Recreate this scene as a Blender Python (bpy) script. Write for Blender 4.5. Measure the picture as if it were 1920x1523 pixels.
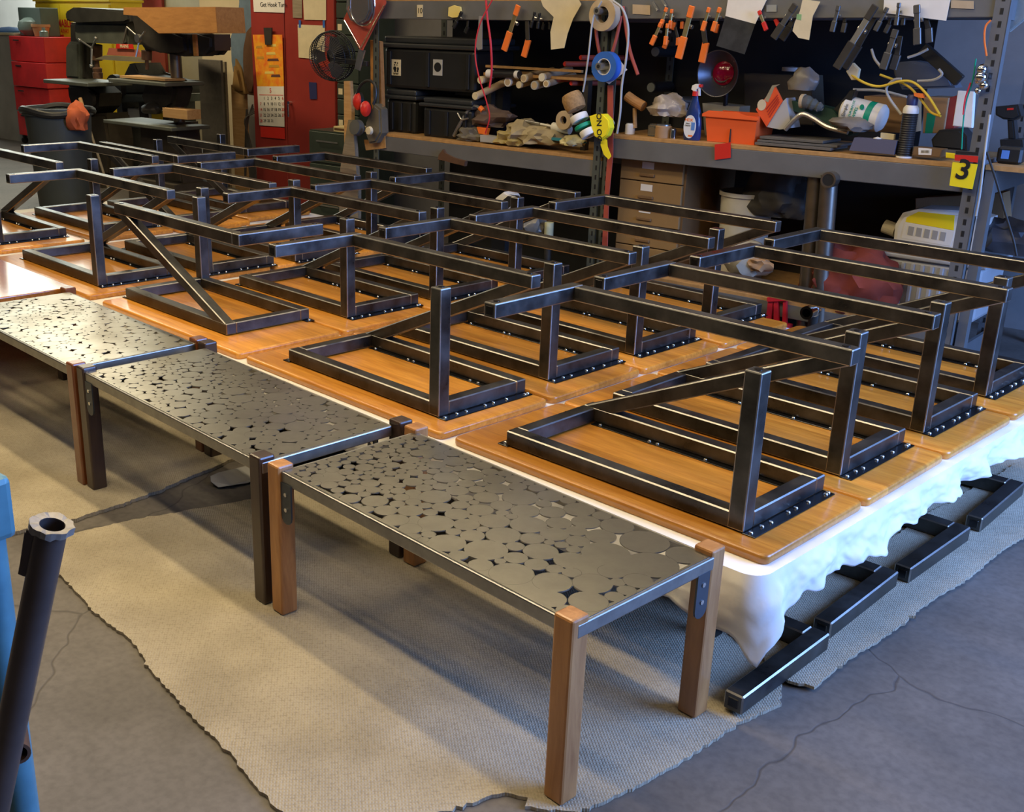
import bpy, bmesh, math, random
import numpy as np
from mathutils import Vector, Matrix, Euler, noise
for o in list(bpy.data.objects): bpy.data.objects.remove(o, do_unlink=True)
S = bpy.context.scene; COL = S.collection
PI = math.pi; R = math.radians

# ------------------------------------------------------------------ camera
CX, CY, CZ = 1.270, -1.548, 1.597
YAW, PITCH, ROLL, FPX = 0.8004, 1.2327, 0.0206, 2066.1
CM = Matrix.Rotation(YAW, 3, 'Z') @ Matrix.Rotation(PITCH, 3, 'X') @ Matrix.Rotation(ROLL, 3, 'Z')
cam = bpy.data.cameras.new('camera'); camo = bpy.data.objects.new('camera', cam); COL.objects.link(camo)
camo.matrix_world = Matrix.Translation((CX, CY, CZ)) @ CM.to_4x4()
cam.sensor_width = 36; cam.lens = FPX / 1920 * 36
cam.shift_x = 123.7 / 1920; cam.shift_y = 7 / 1920
cam.clip_start = .02
S.camera = camo

# ------------------------------------------------------------------ light, exposure
S.view_settings.view_transform = 'Standard'; S.view_settings.look = 'None'
S.view_settings.gamma = 1; S.view_settings.use_curve_mapping = False
S.view_settings.exposure = 0.0
S.cycles.sample_clamp_indirect = 2.5; S.cycles.blur_glossy = 1.0; S.cycles.caustics_reflective = False; S.cycles.caustics_refractive = False
W = bpy.data.worlds.new('world'); S.world = W; W.use_nodes = True
W.node_tree.nodes['Background'].inputs[0].default_value = (.55, .65, 1, 1)
W.node_tree.nodes['Background'].inputs[1].default_value = .03

def area(name, loc, target, size, size_y, color, power, spread=180):
    l = bpy.data.lights.new(name, 'AREA'); l.shape = 'RECTANGLE'; l.size = size; l.size_y = size_y
    l.color = color; l.energy = power; l.spread = R(spread)
    o = bpy.data.objects.new(name, l); COL.objects.link(o); o.location = loc
    o.rotation_euler = (Vector(target) - Vector(loc)).to_track_quat('-Z', 'Y').to_euler()
    return o
# daylight through the big door opening to the right
area('door_daylight', (3.0, 2.6, 2.0), (0, 1.1, .2), 2.8, 2.2, (.22, .42, 1.0), 430)
# rows of warm fluorescent tubes under the ceiling, running along the tables, plus added fill
for x, y, p in ((-.9, .45, 46), (-3.6, .45, 42), (-1.0, -.85, 50), (-3.8, -.85, 50), (-1.5, 2.6, 22), (-7.6, 2.5, 80), (-4.0, 3.2, 16), (2.3, -.5, 22)):  # leftmost and rightmost are added fill for wall, locker and leg faces
    o = area('fluorescent_and_fill_row', (x, y, 3.3), (x, y, 0), 2.4, .12, (1, .80, .48), p)
# white tube, added white fill and window at the far left end of the shop
area('fluorescent_and_fill_row', (-10.4, 4.2, 3.3), (-10.4, 4.2, 0), 1.2, .12, (1, .92, .75), 8)
area('fluorescent_and_fill_row', (-14.5, 6.4, 3.4), (-16, 9.4, 0), 6, .3, (.95, 1, .94), 650)  # added fill, aimed to brighten the white far wall
area('window_daylight', (-13.0, 4.8, 2.75), (-3, 1.2, .5), 4.6, 1.5, (.92, 1, .90), 110)

# ------------------------------------------------------------------ mesh helpers
def new_bm(): return bmesh.new()
def obj(name, bm, mat, parent=None, loc=None, rot=None, smooth=False, mats=None):
    me = bpy.data.meshes.new(name)
    if isinstance(bm, bpy.types.Mesh): me = bm
    else:
        bmesh.ops.recalc_face_normals(bm, faces=bm.faces)
        bm.to_mesh(me); bm.free()
    if not me.materials:
        for m in ([mat] + (mats or [])): me.materials.append(m)
    o = bpy.data.objects.new(name, me); COL.objects.link(o)
    if parent: o.parent = parent
    if loc is not None: o.location = loc
    if rot is not None: o.rotation_euler = rot
    if smooth:
        for p in me.polygons: p.use_smooth = True
        try: me.set_sharp_from_angle(angle=R(38))
        except Exception: pass
    return o
def tag(o, label=None, cat=None, group=None, kind=None):
    if label: o['label'] = label
    if cat: o['category'] = cat
    if group: o['group'] = group
    if kind: o['kind'] = kind
    return o
def empty(name, loc, rz=0, label=None, cat=None, group=None, rot=None):
    o = bpy.data.objects.new(name, None); COL.objects.link(o); o.location = loc
    o.rotation_euler = rot if rot else (0, 0, rz); o.empty_display_size = .05
    return tag(o, label, cat, group)
def copy_tree(o, parent=None):
    c = o.copy(); COL.objects.link(c); c.parent = parent
    for ch in o.children: copy_tree(ch, c)
    return c
def xf(c=(0, 0, 0), rot=(0, 0, 0)):
    return Matrix.Translation(c) @ Euler(rot, 'XYZ').to_matrix().to_4x4()
def box(bm, lo, hi, bev=0, seg=1, bmat=0, mat=0, M=None):
    t = bmesh.new()
    c = [(a + b) / 2 for a, b in zip(lo, hi)]; s = [max(abs(b - a), 1e-5) for a, b in zip(lo, hi)]
    bmesh.ops.create_cube(t, size=1)
    for v in t.verts: v.co = Vector((v.co.x * s[0], v.co.y * s[1], v.co.z * s[2]))
    for f in t.faces: f.material_index = mat
    if bev:
        b = min(bev, min(s) * .45)
        r = bmesh.ops.bevel(t, geom=t.edges[:], offset=b, segments=seg, affect='EDGES', profile=.5)
        for f in r['faces']: f.material_index = bmat
    T = Matrix.Translation(c)
    if M is not None: T = M @ T
    bmesh.ops.transform(t, matrix=T, verts=t.verts)
    join(bm, t)
def join(bm, t):
    me = bpy.data.meshes.new('tmp'); t.to_mesh(me); t.free(); bm.from_mesh(me); bpy.data.meshes.remove(me)
def beam(bm, a, b, w, h, bev=.003, seg=1, bmat=1, mat=0, up=(0, 0, 1)):
    """box section from a to b, w wide and h high"""
    a, b = Vector(a), Vector(b); d = b - a; L = d.length; x = d.normalized()
    u = Vector(up); y = u.cross(x)
    if y.length < 1e-4: y = Vector((0, 1, 0))
    y.normalize(); z = x.cross(y)
    M = Matrix((x, y, z)).transposed().to_4x4(); M.translation = a
    box(bm, (0, -w / 2, -h / 2), (L, w / 2, h / 2), bev, seg, bmat, mat, M)
def cyl(bm, a, b, r, r2=None, n=20, caps=True, mat=0):
    a, b = Vector(a), Vector(b); d = b - a; r2 = r if r2 is None else r2
    t = bmesh.new()
    bmesh.ops.create_cone(t, cap_ends=caps, segments=n, radius1=r, radius2=r2, depth=d.length)
    for f in t.faces: f.material_index = mat
    q = Vector((0, 0, 1)).rotation_difference(d.normalized())
    bmesh.ops.transform(t, matrix=Matrix.Translation((a + b) / 2) @ q.to_matrix().to_4x4(), verts=t.verts)
    join(bm, t)
def lathe(bm, prof, n=28, M=None, mat=0):
    """prof: list of (r, z)"""
    rings = []
    T = M if M is not None else Matrix.Identity(4)
    for r, z in prof:
        if r < 1e-5: rings.append([bm.verts.new(T @ Vector((0, 0, z)))])
        else: rings.append([bm.verts.new(T @ Vector((r * math.cos(2 * PI * k / n), r * math.sin(2 * PI * k / n), z))) for k in range(n)])
    for A, B in zip(rings, rings[1:]):
        for k in range(n):
            k2 = (k + 1) % n
            if len(A) == 1 and len(B) == 1: continue
            if len(A) == 1: f = bm.faces.new((A[0], B[k], B[k2]))
            elif len(B) == 1: f = bm.faces.new((A[k], A[k2], B[0]))
            else: f = bm.faces.new((A[k], A[k2], B[k2], B[k]))
            f.material_index = mat
def pipe(bm, pts, r, n=10, closed=False, mat=0, caps=True):
    """round tube along points"""
    P = [Vector(p) for p in pts]; rings = []
    up = Vector((0, 0, 1)); prev = None
    for i, p in enumerate(P):
        if closed: t = P[(i + 1) % len(P)] - P[i - 1]
        else: t = (P[min(i + 1, len(P) - 1)] - P[max(i - 1, 0)])
        t.normalize()
        if prev is None:
            x = t.cross(up)
            if x.length < .05: x = t.cross(Vector((1, 0, 0)))
        else: x = prev - t * prev.dot(t)
        x.normalize(); prev = x; y = t.cross(x)
        rr = r[i] if isinstance(r, (list, tuple)) else r
        rings.append([bm.verts.new(p + (x * math.cos(2 * PI * k / n) + y * math.sin(2 * PI * k / n)) * rr) for k in range(n)])
    rg = list(zip(rings, rings[1:])) + ([(rings[-1], rings[0])] if closed else [])
    for A, B in rg:
        for k in range(n):
            f = bm.faces.new((A[k], A[(k + 1) % n], B[(k + 1) % n], B[k])); f.material_index = mat
    if caps and not closed:
        for A in (rings[0], rings[-1]):
            f = bm.faces.new(A); f.material_index = mat
def smooth_pts(pts, k=6):
    """catmull-rom through the points"""
    P = [Vector(p) for p in pts]; P = [P[0] * 2 - P[1]] + P + [P[-1] * 2 - P[-2]]; out = []
    for i in range(1, len(P) - 2):
        a, b, c, d = P[i - 1:i + 3]
        for j in range(k):
            t = j / k
            out.append(.5 * ((2 * b) + (c - a) * t + (2 * a - 5 * b + 4 * c - d) * t * t + (3 * b - a - 3 * c + d) * t ** 3))
    out.append(P[-2]); return out
def prism(bm, poly, z0, z1, M=None, mat=0, bev=0, bmat=0):
    """extrude a plan polygon"""
    t = bmesh.new(); T = M if M is not None else Matrix.Identity(4)
    lo = [t.verts.new((x, y, z0)) for x, y in poly]; hi = [t.verts.new((x, y, z1)) for x, y in poly]
    n = len(poly)
    t.faces.new(lo[::-1]); t.faces.new(hi)
    for k in range(n): t.faces.new((lo[k], lo[(k + 1) % n], hi[(k + 1) % n], hi[k]))
    for f in t.faces: f.material_index = mat
    if bev:
        ed = [e for e in t.edges if abs(e.verts[0].co.z - e.verts[1].co.z) < 1e-6]
        r = bmesh.ops.bevel(t, geom=ed, offset=bev, segments=2, affect='EDGES')
        for f in r['faces']: f.material_index = bmat
    bmesh.ops.transform(t, matrix=T, verts=t.verts)
    join(bm, t)
def rrect(x0, y0, x1, y1, r, n=6):
    out = []
    for cx, cy, a in ((x1 - r, y1 - r, 0), (x0 + r, y1 - r, 90), (x0 + r, y0 + r, 180), (x1 - r, y0 + r, 270)):
        for k in range(n + 1):
            t = R(a + 90 * k / n); out.append((cx + r * math.cos(t), cy + r * math.sin(t)))
    return out
def slab(bm, x0, y0, x1, y1, z0, z1, r, e, n=6):
    """board with rounded corners r and rounded edges e"""
    prof = [(e, z0), (e * .35, z0 + e * .25), (0, z0 + e), (0, z1 - e), (e * .12, z1 - e * .45), (e * .45, z1 - e * .12), (e, z1)]
    rings = [[bm.verts.new((x, y, z)) for x, y in rrect(x0 + i, y0 + i, x1 - i, y1 - i, max(r - i, .002), n)] for i, z in prof]
    bm.faces.new(rings[0][::-1]); bm.faces.new(rings[-1])
    for A, B in zip(rings, rings[1:]):
        for k in range(len(A)): bm.faces.new((A[k], A[(k + 1) % len(A)], B[(k + 1) % len(A)], B[k]))
def sheet(bm, nx, ny, fn, mat=0, flip=False):
    V = [[bm.verts.new(fn(i / nx, j / ny)) for j in range(ny + 1)] for i in range(nx + 1)]
    for i in range(nx):
        for j in range(ny):
            f = bm.faces.new((V[i][j], V[i + 1][j], V[i + 1][j + 1], V[i][j + 1])); f.material_index = mat
def solidify(o, th, off=0):
    m = o.modifiers.new('thickness', 'SOLIDIFY'); m.thickness = th; m.offset = off; return o

# ------------------------------------------------------------------ materials
MATS = {}
def mat(name, col=(.5, .5, .5), rough=.6, metal=0, noise_amt=0, nscale=8, bump=0, bscale=60, coat=0, col2=None, alpha=1, trans=0,
        stretch=(1, 1, 1), emit=None, estr=0, rnoise=0, spec=.5, ior=1.45, island=False, sheen=0):
    if name in MATS: return MATS[name]
    m = bpy.data.materials.new(name); m.use_nodes = True; nt = m.node_tree; b = nt.nodes['Principled BSDF']
    b.inputs['Base Color'].default_value = (*col, 1); b.inputs['Roughness'].default_value = rough
    b.inputs['Metallic'].default_value = metal; b.inputs['Specular IOR Level'].default_value = spec
    b.inputs['Coat Weight'].default_value = coat; b.inputs['Coat Roughness'].default_value = .12
    b.inputs['IOR'].default_value = ior; b.inputs['Alpha'].default_value = alpha
    b.inputs['Transmission Weight'].default_value = trans
    b.inputs['Sheen Weight'].default_value = sheen
    if emit: b.inputs['Emission Color'].default_value = (*emit, 1); b.inputs['Emission Strength'].default_value = estr
    N, L = nt.nodes, nt.links
    tc = N.new('ShaderNodeTexCoord'); mp = N.new('ShaderNodeMapping'); mp.inputs['Scale'].default_value = stretch
    oi = N.new('ShaderNodeObjectInfo'); cb = N.new('ShaderNodeCombineXYZ'); ml = N.new('ShaderNodeMath'); ml.operation = 'MULTIPLY'
    ml.inputs[1].default_value = 40; L.new(oi.outputs['Random'], ml.inputs[0])
    for k in range(3): L.new(ml.outputs[0], cb.inputs[k])
    L.new(cb.outputs[0], mp.inputs['Location']); L.new(tc.outputs['Object'], mp.inputs['Vector'])
    if noise_amt:
        nz = N.new('ShaderNodeTexNoise'); nz.inputs['Scale'].default_value = nscale; nz.inputs['Detail'].default_value = 6
        nz.inputs['Roughness'].default_value = .6
        L.new(mp.outputs[0], nz.inputs['Vector'])
        rp = N.new('ShaderNodeMapRange'); rp.inputs[1].default_value = .3; rp.inputs[2].default_value = .7
        L.new(nz.outputs['Fac'], rp.inputs[0])
        mx = N.new('ShaderNodeMix'); mx.data_type = 'RGBA'; L.new(rp.outputs[0], mx.inputs['Factor'])
        c2 = col2 or tuple(c * (1 - noise_amt) for c in col)
        mx.inputs[6].default_value = (*col, 1); mx.inputs[7].default_value = (*c2, 1)
        L.new(mx.outputs[2], b.inputs['Base Color'])
        if rnoise:
            rr = N.new('ShaderNodeMapRange'); rr.inputs[1].default_value = .3; rr.inputs[2].default_value = .7
            rr.inputs[3].default_value = max(rough - rnoise, .03); rr.inputs[4].default_value = rough + rnoise
            L.new(nz.outputs['Fac'], rr.inputs[0]); L.new(rr.outputs[0], b.inputs['Roughness'])
    if bump:
        n2 = N.new('ShaderNodeTexNoise'); n2.inputs['Scale'].default_value = bscale; n2.inputs['Detail'].default_value = 4
        L.new(mp.outputs[0], n2.inputs['Vector'])
        bp = N.new('ShaderNodeBump'); bp.inputs['Strength'].default_value = bump; bp.inputs['Distance'].default_value = .004
        L.new(n2.outputs['Fac'], bp.inputs['Height']); L.new(bp.outputs[0], b.inputs['Normal'])
    MATS[name] = m; return m
def wood(name, light, dark, plank=0, coat=.5, rough=.35, grain=(1.2, 14, 14), tone=.25, gs=4):
    """wood grain along local x; plank > 0 adds glued-up strips of that width across y"""
    m = bpy.data.materials.new(name); m.use_nodes = True; nt = m.node_tree; b = nt.nodes['Principled BSDF']; N, L = nt.nodes, nt.links
    tc = N.new('ShaderNodeTexCoord'); oi = N.new('ShaderNodeObjectInfo')
    off = N.new('ShaderNodeMath'); off.operation = 'MULTIPLY'; off.inputs[1].default_value = 17; L.new(oi.outputs['Random'], off.inputs[0])
    sp = N.new('ShaderNodeSeparateXYZ'); L.new(tc.outputs['Object'], sp.inputs[0])
    pl = N.new('ShaderNodeMath'); pl.operation = 'DIVIDE'; pl.inputs[1].default_value = plank or 10; L.new(sp.outputs['Y'], pl.inputs[0])
    fl = N.new('ShaderNodeMath'); fl.operation = 'FLOOR'; L.new(pl.outputs[0], fl.inputs[0])
    ad = N.new('ShaderNodeMath'); ad.operation = 'ADD'; L.new(fl.outputs[0], ad.inputs[0]); L.new(off.outputs[0], ad.inputs[1])
    wn = N.new('ShaderNodeTexWhiteNoise'); wn.noise_dimensions = '1D'; L.new(ad.outputs[0], wn.inputs['W'])
    cb = N.new('ShaderNodeVectorMath'); cb.operation = 'MULTIPLY_ADD'
    cb.inputs[1].default_value = grain
    sc = N.new('ShaderNodeVectorMath'); sc.operation = 'SCALE'; sc.inputs[0].default_value = (9, 5, 7)
    a2 = N.new('ShaderNodeMath'); a2.operation = 'ADD'; L.new(wn.outputs['Value'], a2.inputs[0]); L.new(oi.outputs['Random'], a2.inputs[1])
    L.new(a2.outputs[0], sc.inputs['Scale'])
    L.new(tc.outputs['Object'], cb.inputs[0]); L.new(sc.outputs[0], cb.inputs[2])
    nz = N.new('ShaderNodeTexNoise'); nz.inputs['Scale'].default_value = gs; nz.inputs['Detail'].default_value = 8; nz.inputs['Roughness'].default_value = .65
    nz.inputs['Distortion'].default_value = .6
    L.new(cb.outputs[0], nz.inputs['Vector'])
    cr = N.new('ShaderNodeValToRGB'); cr.color_ramp.elements[0].position = .32; cr.color_ramp.elements[1].position = .68
    cr.color_ramp.elements[0].color = (*dark, 1); cr.color_ramp.elements[1].color = (*light, 1); L.new(nz.outputs['Fac'], cr.inputs[0])
    hs = N.new('ShaderNodeHueSaturation'); mr = N.new('ShaderNodeMapRange'); mr.inputs[3].default_value = 1 - tone; mr.inputs[4].default_value = 1 + tone
    L.new(a2.outputs[0], mr.inputs[0]); mr.inputs[2].default_value = 2
    L.new(mr.outputs[0], hs.inputs['Value']); L.new(cr.outputs[0], hs.inputs['Color'])
    L.new(hs.outputs[0], b.inputs['Base Color'])
    b.inputs['Roughness'].default_value = rough; b.inputs['Coat Weight'].default_value = coat; b.inputs['Coat Roughness'].default_value = .15
    bp = N.new('ShaderNodeBump'); bp.inputs['Strength'].default_value = .08; bp.inputs['Distance'].default_value = .002
    L.new(nz.outputs['Fac'], bp.inputs['Height']); L.new(bp.outputs[0], b.inputs['Normal'])
    MATS[name] = m; return m

M_steel = mat('blackened_steel', (.040, .040, .040), .36, .85, .55, 7, 0, col2=(.125, .122, .115), stretch=(1.2, 1.2, 1.2), rnoise=.12)
M_edge = mat('sanded_steel_edge', (.42, .41, .39), .40, 1, .3, 30)
M_flange = mat('black_steel_strip', (.030, .030, .033), .25, .8, .3, 20)
M_screw = mat('zinc_screw', (.75, .74, .70), .25, 1)
M_plate = mat('brushed_plate_steel', (.42, .405, .36), .34, 1, .25, 4.5, 0, 25, col2=(.28, .27, .235), rnoise=.05)
M_apron = mat('plate_edge_steel', (.38, .38, .36), .36, .95, .3, 18)
M_bracket = mat('grey_bracket_steel', (.085, .10, .12), .42, .6, .2, 15)
M_oak = wood('orange_oak', (.72, .315, .042), (.47, .17, .020), plank=.125, coat=.45, rough=.34, tone=.42)
M_leg_oak = wood('brown_oak', (.52, .25, .085), (.30, .12, .035), coat=.25, rough=.45, grain=(9, 9, 1.3), tone=.12, gs=3)
M_leg_walnut = wood('dark_walnut', (.060, .034, .024), (.028, .015, .011), coat=.35, rough=.4, grain=(9, 9, 1.3), gs=3, tone=.1)
M_leg_red = wood('red_brown_wood', (.24, .075, .025), (.13, .038, .013), coat=.6, rough=.3, grain=(9, 9, 1.3), gs=3, tone=.1)

# ------------------------------------------------------------------ floor and walls
def floor_mat():
    m = bpy.data.materials.new('stained_concrete'); m.use_nodes = True; nt = m.node_tree; b = nt.nodes['Principled BSDF']; N, L = nt.nodes, nt.links
    tc = N.new('ShaderNodeTexCoord')
    n1 = N.new('ShaderNodeTexNoise'); n1.inputs['Scale'].default_value = 1.6; n1.inputs['Detail'].default_value = 8; n1.inputs['Roughness'].default_value = .65
    n2 = N.new('ShaderNodeTexNoise'); n2.inputs['Scale'].default_value = 45; n2.inputs['Detail'].default_value = 5
    L.new(tc.outputs['Object'], n1.inputs[0]); L.new(tc.outputs['Object'], n2.inputs[0])
    cr = N.new('ShaderNodeValToRGB'); e = cr.color_ramp.elements; e[0].position = .3; e[1].position = .72
    e[0].color = (.085, .073, .062, 1); e[1].color = (.185, .165, .145, 1); L.new(n1.outputs['Fac'], cr.inputs[0])
    mx = N.new('ShaderNodeMix'); mx.data_type = 'RGBA'; mx.blend_type = 'MULTIPLY'; mx.inputs[0].default_value = .5
    c2 = N.new('ShaderNodeValToRGB'); c2.color_ramp.elements[0].position = .3; c2.color_ramp.elements[0].color = (.55, .55, .55, 1); c2.color_ramp.elements[1].position = .6
    L.new(n2.outputs['Fac'], c2.inputs[0]); L.new(cr.outputs[0], mx.inputs[6]); L.new(c2.outputs[0], mx.inputs[7])
    # cracks
    nd = N.new('ShaderNodeTexNoise'); nd.inputs['Scale'].default_value = 5; L.new(tc.outputs['Object'], nd.inputs[0])
    va = N.new('ShaderNodeVectorMath'); va.operation = 'MULTIPLY_ADD'; va.inputs[1].default_value = (.16, .16, 0); L.new(nd.outputs['Color'], va.inputs[0]); L.new(tc.outputs['Object'], va.inputs[2])
    vo = N.new('ShaderNodeTexVoronoi'); vo.feature = 'DISTANCE_TO_EDGE'; vo.inputs['Scale'].default_value = .62; L.new(va.outputs[0], vo.inputs['Vector'])
    mr = N.new('ShaderNodeMapRange'); mr.inputs[1].default_value = 0; mr.inputs[2].default_value = .003; mr.inputs[3].default_value = .35; L.new(vo.outputs['Distance'], mr.inputs[0])
    m2 = N.new('ShaderNodeMix'); m2.data_type = 'RGBA'; L.new(mr.outputs[0], m2.inputs[0]); m2.inputs[6].default_value = (.035, .03, .028, 1); L.new(mx.outputs[2], m2.inputs[7])
    L.new(m2.outputs[2], b.inputs['Base Color'])
    b.inputs['Roughness'].default_value = .62
    ad = N.new('ShaderNodeMath'); ad.operation = 'ADD'; L.new(mr.outputs[0], ad.inputs[0])
    ms = N.new('ShaderNodeMath'); ms.operation = 'MULTIPLY'; ms.inputs[1].default_value = 1.2; L.new(n1.outputs['Fac'], ms.inputs[0]); L.new(ms.outputs[0], ad.inputs[1])
    bp = N.new('ShaderNodeBump'); bp.inputs['Strength'].default_value = .3; bp.inputs['Distance'].default_value = .004; L.new(ad.outputs[0], bp.inputs['Height']); L.new(bp.outputs[0], b.inputs['Normal'])
    return m
bm = new_bm(); box(bm, (-28, -4, -.12), (7, 12, 0)); tag(obj('floor', bm, floor_mat()), 'grey concrete workshop floor', None, None, 'structure')

# rack frame: TH is the angle of the shelving to the tables, origin on its front plane
TH = R(5.26); RO = Vector((-1, 3.3, 0)); RU = Vector((math.cos(TH), math.sin(TH), 0)); RN = Vector((-math.sin(TH), math.cos(TH), 0))
RM = Matrix((RU, RN, Vector((0, 0, 1)))).transposed().to_4x4(); RM.translation = RO     # local (u, w, z)
def Q(px, py, w=0):
    """(u, z) where the sight line through that photo point meets the upright plane w metres behind the shelf front"""
    d = CM @ Vector(((px - 836.3) / FPX, -(py - 768.5) / FPX, -1)); c = Vector((CX, CY, CZ)); p0 = RO + RN * w
    t = (p0 - c).dot(RN) / d.dot(RN); q = c + d * t
    return ((q - RO).dot(RU), q.z)
def G(px, py, w=0):
    u, z = Q(px, py, w); return Vector((u, w, z))

M_wall = mat('grey_plaster', (.30, .29, .28), .9, 0, .25, 3, .2, 30)
M_wall_warm = mat('cream_plaster', (.80, .68, .46), .9, 0, .2, 2, .2, 30)
M_wall_white = mat('white_painted_wall', (.80, .82, .80), .9, 0, .12, 2, .2, 30)
def rbox_obj(name, lo, hi, m, bev=0, kind=None):
    bm = new_bm(); box(bm, lo, hi, bev, M=RM); o = obj(name, bm, m)
    if kind: o['kind'] = kind
    return o
rbox_obj('wall_back', (Q(478, 150, 1.9)[0], 1.75, 0), (6.5, 1.95, 3.6), M_wall, kind='structure')
u0 = Q(372, 150, 1.9)[0]; u1 = Q(478, 150, 1.9)[0]
rbox_obj('wall_corner', (u0, 1.96, 0), (u1 + .3, 2.1, 3.6), M_wall_warm, kind='structure')
rbox_obj('wall_far', (-26, 6.2, 0), (-4, 6.4, 3.6), M_wall_white, kind='structure')
rbox_obj('wall_partition', (u0, 2.1, 0), (u0 + .12, 6.2, 3.6), M_wall_warm, kind='structure')
bm = new_bm(); box(bm, (-28, -4, 3.6), (7, 12, 3.75)); tag(obj('ceiling', bm, M_wall), None, None, None, 'structure')

# ------------------------------------------------------------------ rugs
def rug_mat():
    m = bpy.data.materials.new('cream_quilted_rug'); m.use_nodes = True; nt = m.node_tree; b = nt.nodes['Principled BSDF']; N, L = nt.nodes, nt.links
    tc = N.new('ShaderNodeTexCoord'); mp = N.new('ShaderNodeMapping'); mp.inputs['Rotation'].default_value = (0, 0, R(38)); L.new(tc.outputs['Object'], mp.inputs[0])
    n1 = N.new('ShaderNodeTexNoise'); n1.inputs['Scale'].default_value = 3.2; n1.inputs['Detail'].default_value = 5; L.new(tc.outputs['Object'], n1.inputs[0])
    w1 = N.new('ShaderNodeTexWave'); w1.inputs['Scale'].default_value = 30; w1.inputs['Distortion'].default_value = 1.2; w1.inputs['Detail'].default_value = 2; L.new(mp.outputs[0], w1.inputs[0])
    w2 = N.new('ShaderNodeTexWave'); w2.bands_direction = 'Y'; w2.inputs['Scale'].default_value = 44; w2.inputs['Distortion'].default_value = 1.2; L.new(mp.outputs[0], w2.inputs[0])
    mu = N.new('ShaderNodeMath'); mu.operation = 'MULTIPLY'; L.new(w1.outputs['Fac'], mu.inputs[0]); L.new(w2.outputs['Fac'], mu.inputs[1])
    n3 = N.new('ShaderNodeTexNoise'); n3.inputs['Scale'].default_value = 90; n3.inputs['Detail'].default_value = 4; L.new(tc.outputs['Object'], n3.inputs[0])
    ad = N.new('ShaderNodeMath'); ad.operation = 'ADD'; L.new(mu.outputs[0], ad.inputs[0]); L.new(n3.outputs['Fac'], ad.inputs[1])
    cr = N.new('ShaderNodeValToRGB'); e = cr.color_ramp.elements; e[0].position = .32; e[1].position = .62
    e[0].color = (.33, .285, .205, 1); e[1].color = (.47, .41, .30, 1); L.new(n1.outputs['Fac'], cr.inputs[0])
    c2 = N.new('ShaderNodeValToRGB'); c2.color_ramp.elements[0].position = .38; c2.color_ramp.elements[0].color = (.62, .60, .58, 1); c2.color_ramp.elements[1].position = .62; c2.color_ramp.elements[1].color = (1, 1, 1, 1)
    L.new(ad.outputs[0], c2.inputs[0])
    mx = N.new('ShaderNodeMix'); mx.data_type = 'RGBA'; mx.blend_type = 'MULTIPLY'; mx.inputs[0].default_value = .6; L.new(cr.outputs[0], mx.inputs[6]); L.new(c2.outputs[0], mx.inputs[7])
    L.new(mx.outputs[2], b.inputs['Base Color']); b.inputs['Roughness'].default_value = .95; b.inputs['Specular IOR Level'].default_value = .1
    bp = N.new('ShaderNodeBump'); bp.inputs['Strength'].default_value = .45; bp.inputs['Distance'].default_value = .003; L.new(ad.outputs[0], bp.inputs['Height']); L.new(bp.outputs[0], b.inputs['Normal'])
    return m
M_rug = rug_mat()
def ragged(poly, rng, step=.012, amp=.005):
    out = []
    for k in range(len(poly)):
        a, b = Vector(poly[k]), Vector(poly[(k + 1) % len(poly)]); d = b - a; n = max(1, int(d.length / step)); p = Vector((-d.y, d.x)).normalized()
        for i in range(n):
            t = i / n; s = a + d * t
            w = noise.noise(Vector((s.x * 5, s.y * 5, 1.7))) * .018 + (rng.random() - .5) * 2 * amp * (1.6 if rng.random() < .15 else .7)
            out.append(tuple(s + p * w))
    return out
def rug(name, poly, z0, th, label, seed=1, fold=None):
    rng = random.Random(seed); p = ragged(poly, rng)
    bm = new_bm(); prism(bm, p, z0, z0 + th, bev=0)
    o = obj(name, bm, M_rug); return tag(o, label, 'rug')
rug('floor_pad', [(-1.80, -.31), (-1.10, -.36), (-.62, -.42), (-.34, -.445), (-.16, -.30), (-.055, -.06), (-.02, -.03), (.0, -.055), (.09, .02), (.13, .29), (.15, .55), (.165, .70), (.12, .79), (.10, 3.0), (-1.70, 3.0), (-1.70, .60), (-1.80, .19), (-1.85, .02), (-1.88, -.19)],
    .001, .009, 'large cream woven floor pad under the two nearest steel topped benches', 3)
rug('floor_pad', [(-2.02, -.5), (-1.985, -.09), (-2.006, .22), (-2.09, .6), (-2.1, 3.0), (-5.9, 3.0), (-5.9, -.8), (-3, -.75)], .001, .012,
    'cream floor pad with a smooth dark edge under the farther steel topped bench at left', 5)
rug('floor_pad', [(.135, .80), (.20, .82), (.20, 1.2), (.215, 1.9), (.222, 2.19), (.12, 2.86), (-.05, 2.85), (-.11, .9)], .0105, .008,
    'long narrow cream floor pad with frayed edge at the right under the steel leg frames', 8)

# ------------------------------------------------------------------ L-shaped steel leg frames on the floor
def leg_frame(x, y, label, ln=.44, rz=0, first=[None]):
    if first[0] is None:
        t = empty('steel_leg_frame', (x, y, .0185), rz)
        s = .052
        bm = new_bm(); box(bm, (-s, 0, 0), (0, ln, s), .004, 1, 1)
        box(bm, (-s * .78, -.002, s * .24), (-s * .22, .01, s * .76), .002, 1, 0, 2)
        obj('long_arm', bm, M_steel, t, mats=[M_edge, M_flange])
        bm = new_bm(); box(bm, (-.52, ln - s, 0), (-s + .001, ln, s), .004, 1, 1)
        obj('cross_arm', bm, M_steel, t, mats=[M_edge])
        first[0] = t
    else:
        t = copy_tree(first[0]); t.location = (x, y, .0185); t.rotation_euler = (0, 0, rz)
    return tag(t, label, 'leg frame', 'steel leg frames lying on the floor pad')
leg_frame(.140, .570, 'dark L shaped tube leg frame on the pad, nearest the camera beside the bench leg', rz=R(1))
leg_frame(.110, 1.060, 'dark L shaped square tube leg frame on the pad, second from the camera', rz=R(2))
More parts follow.
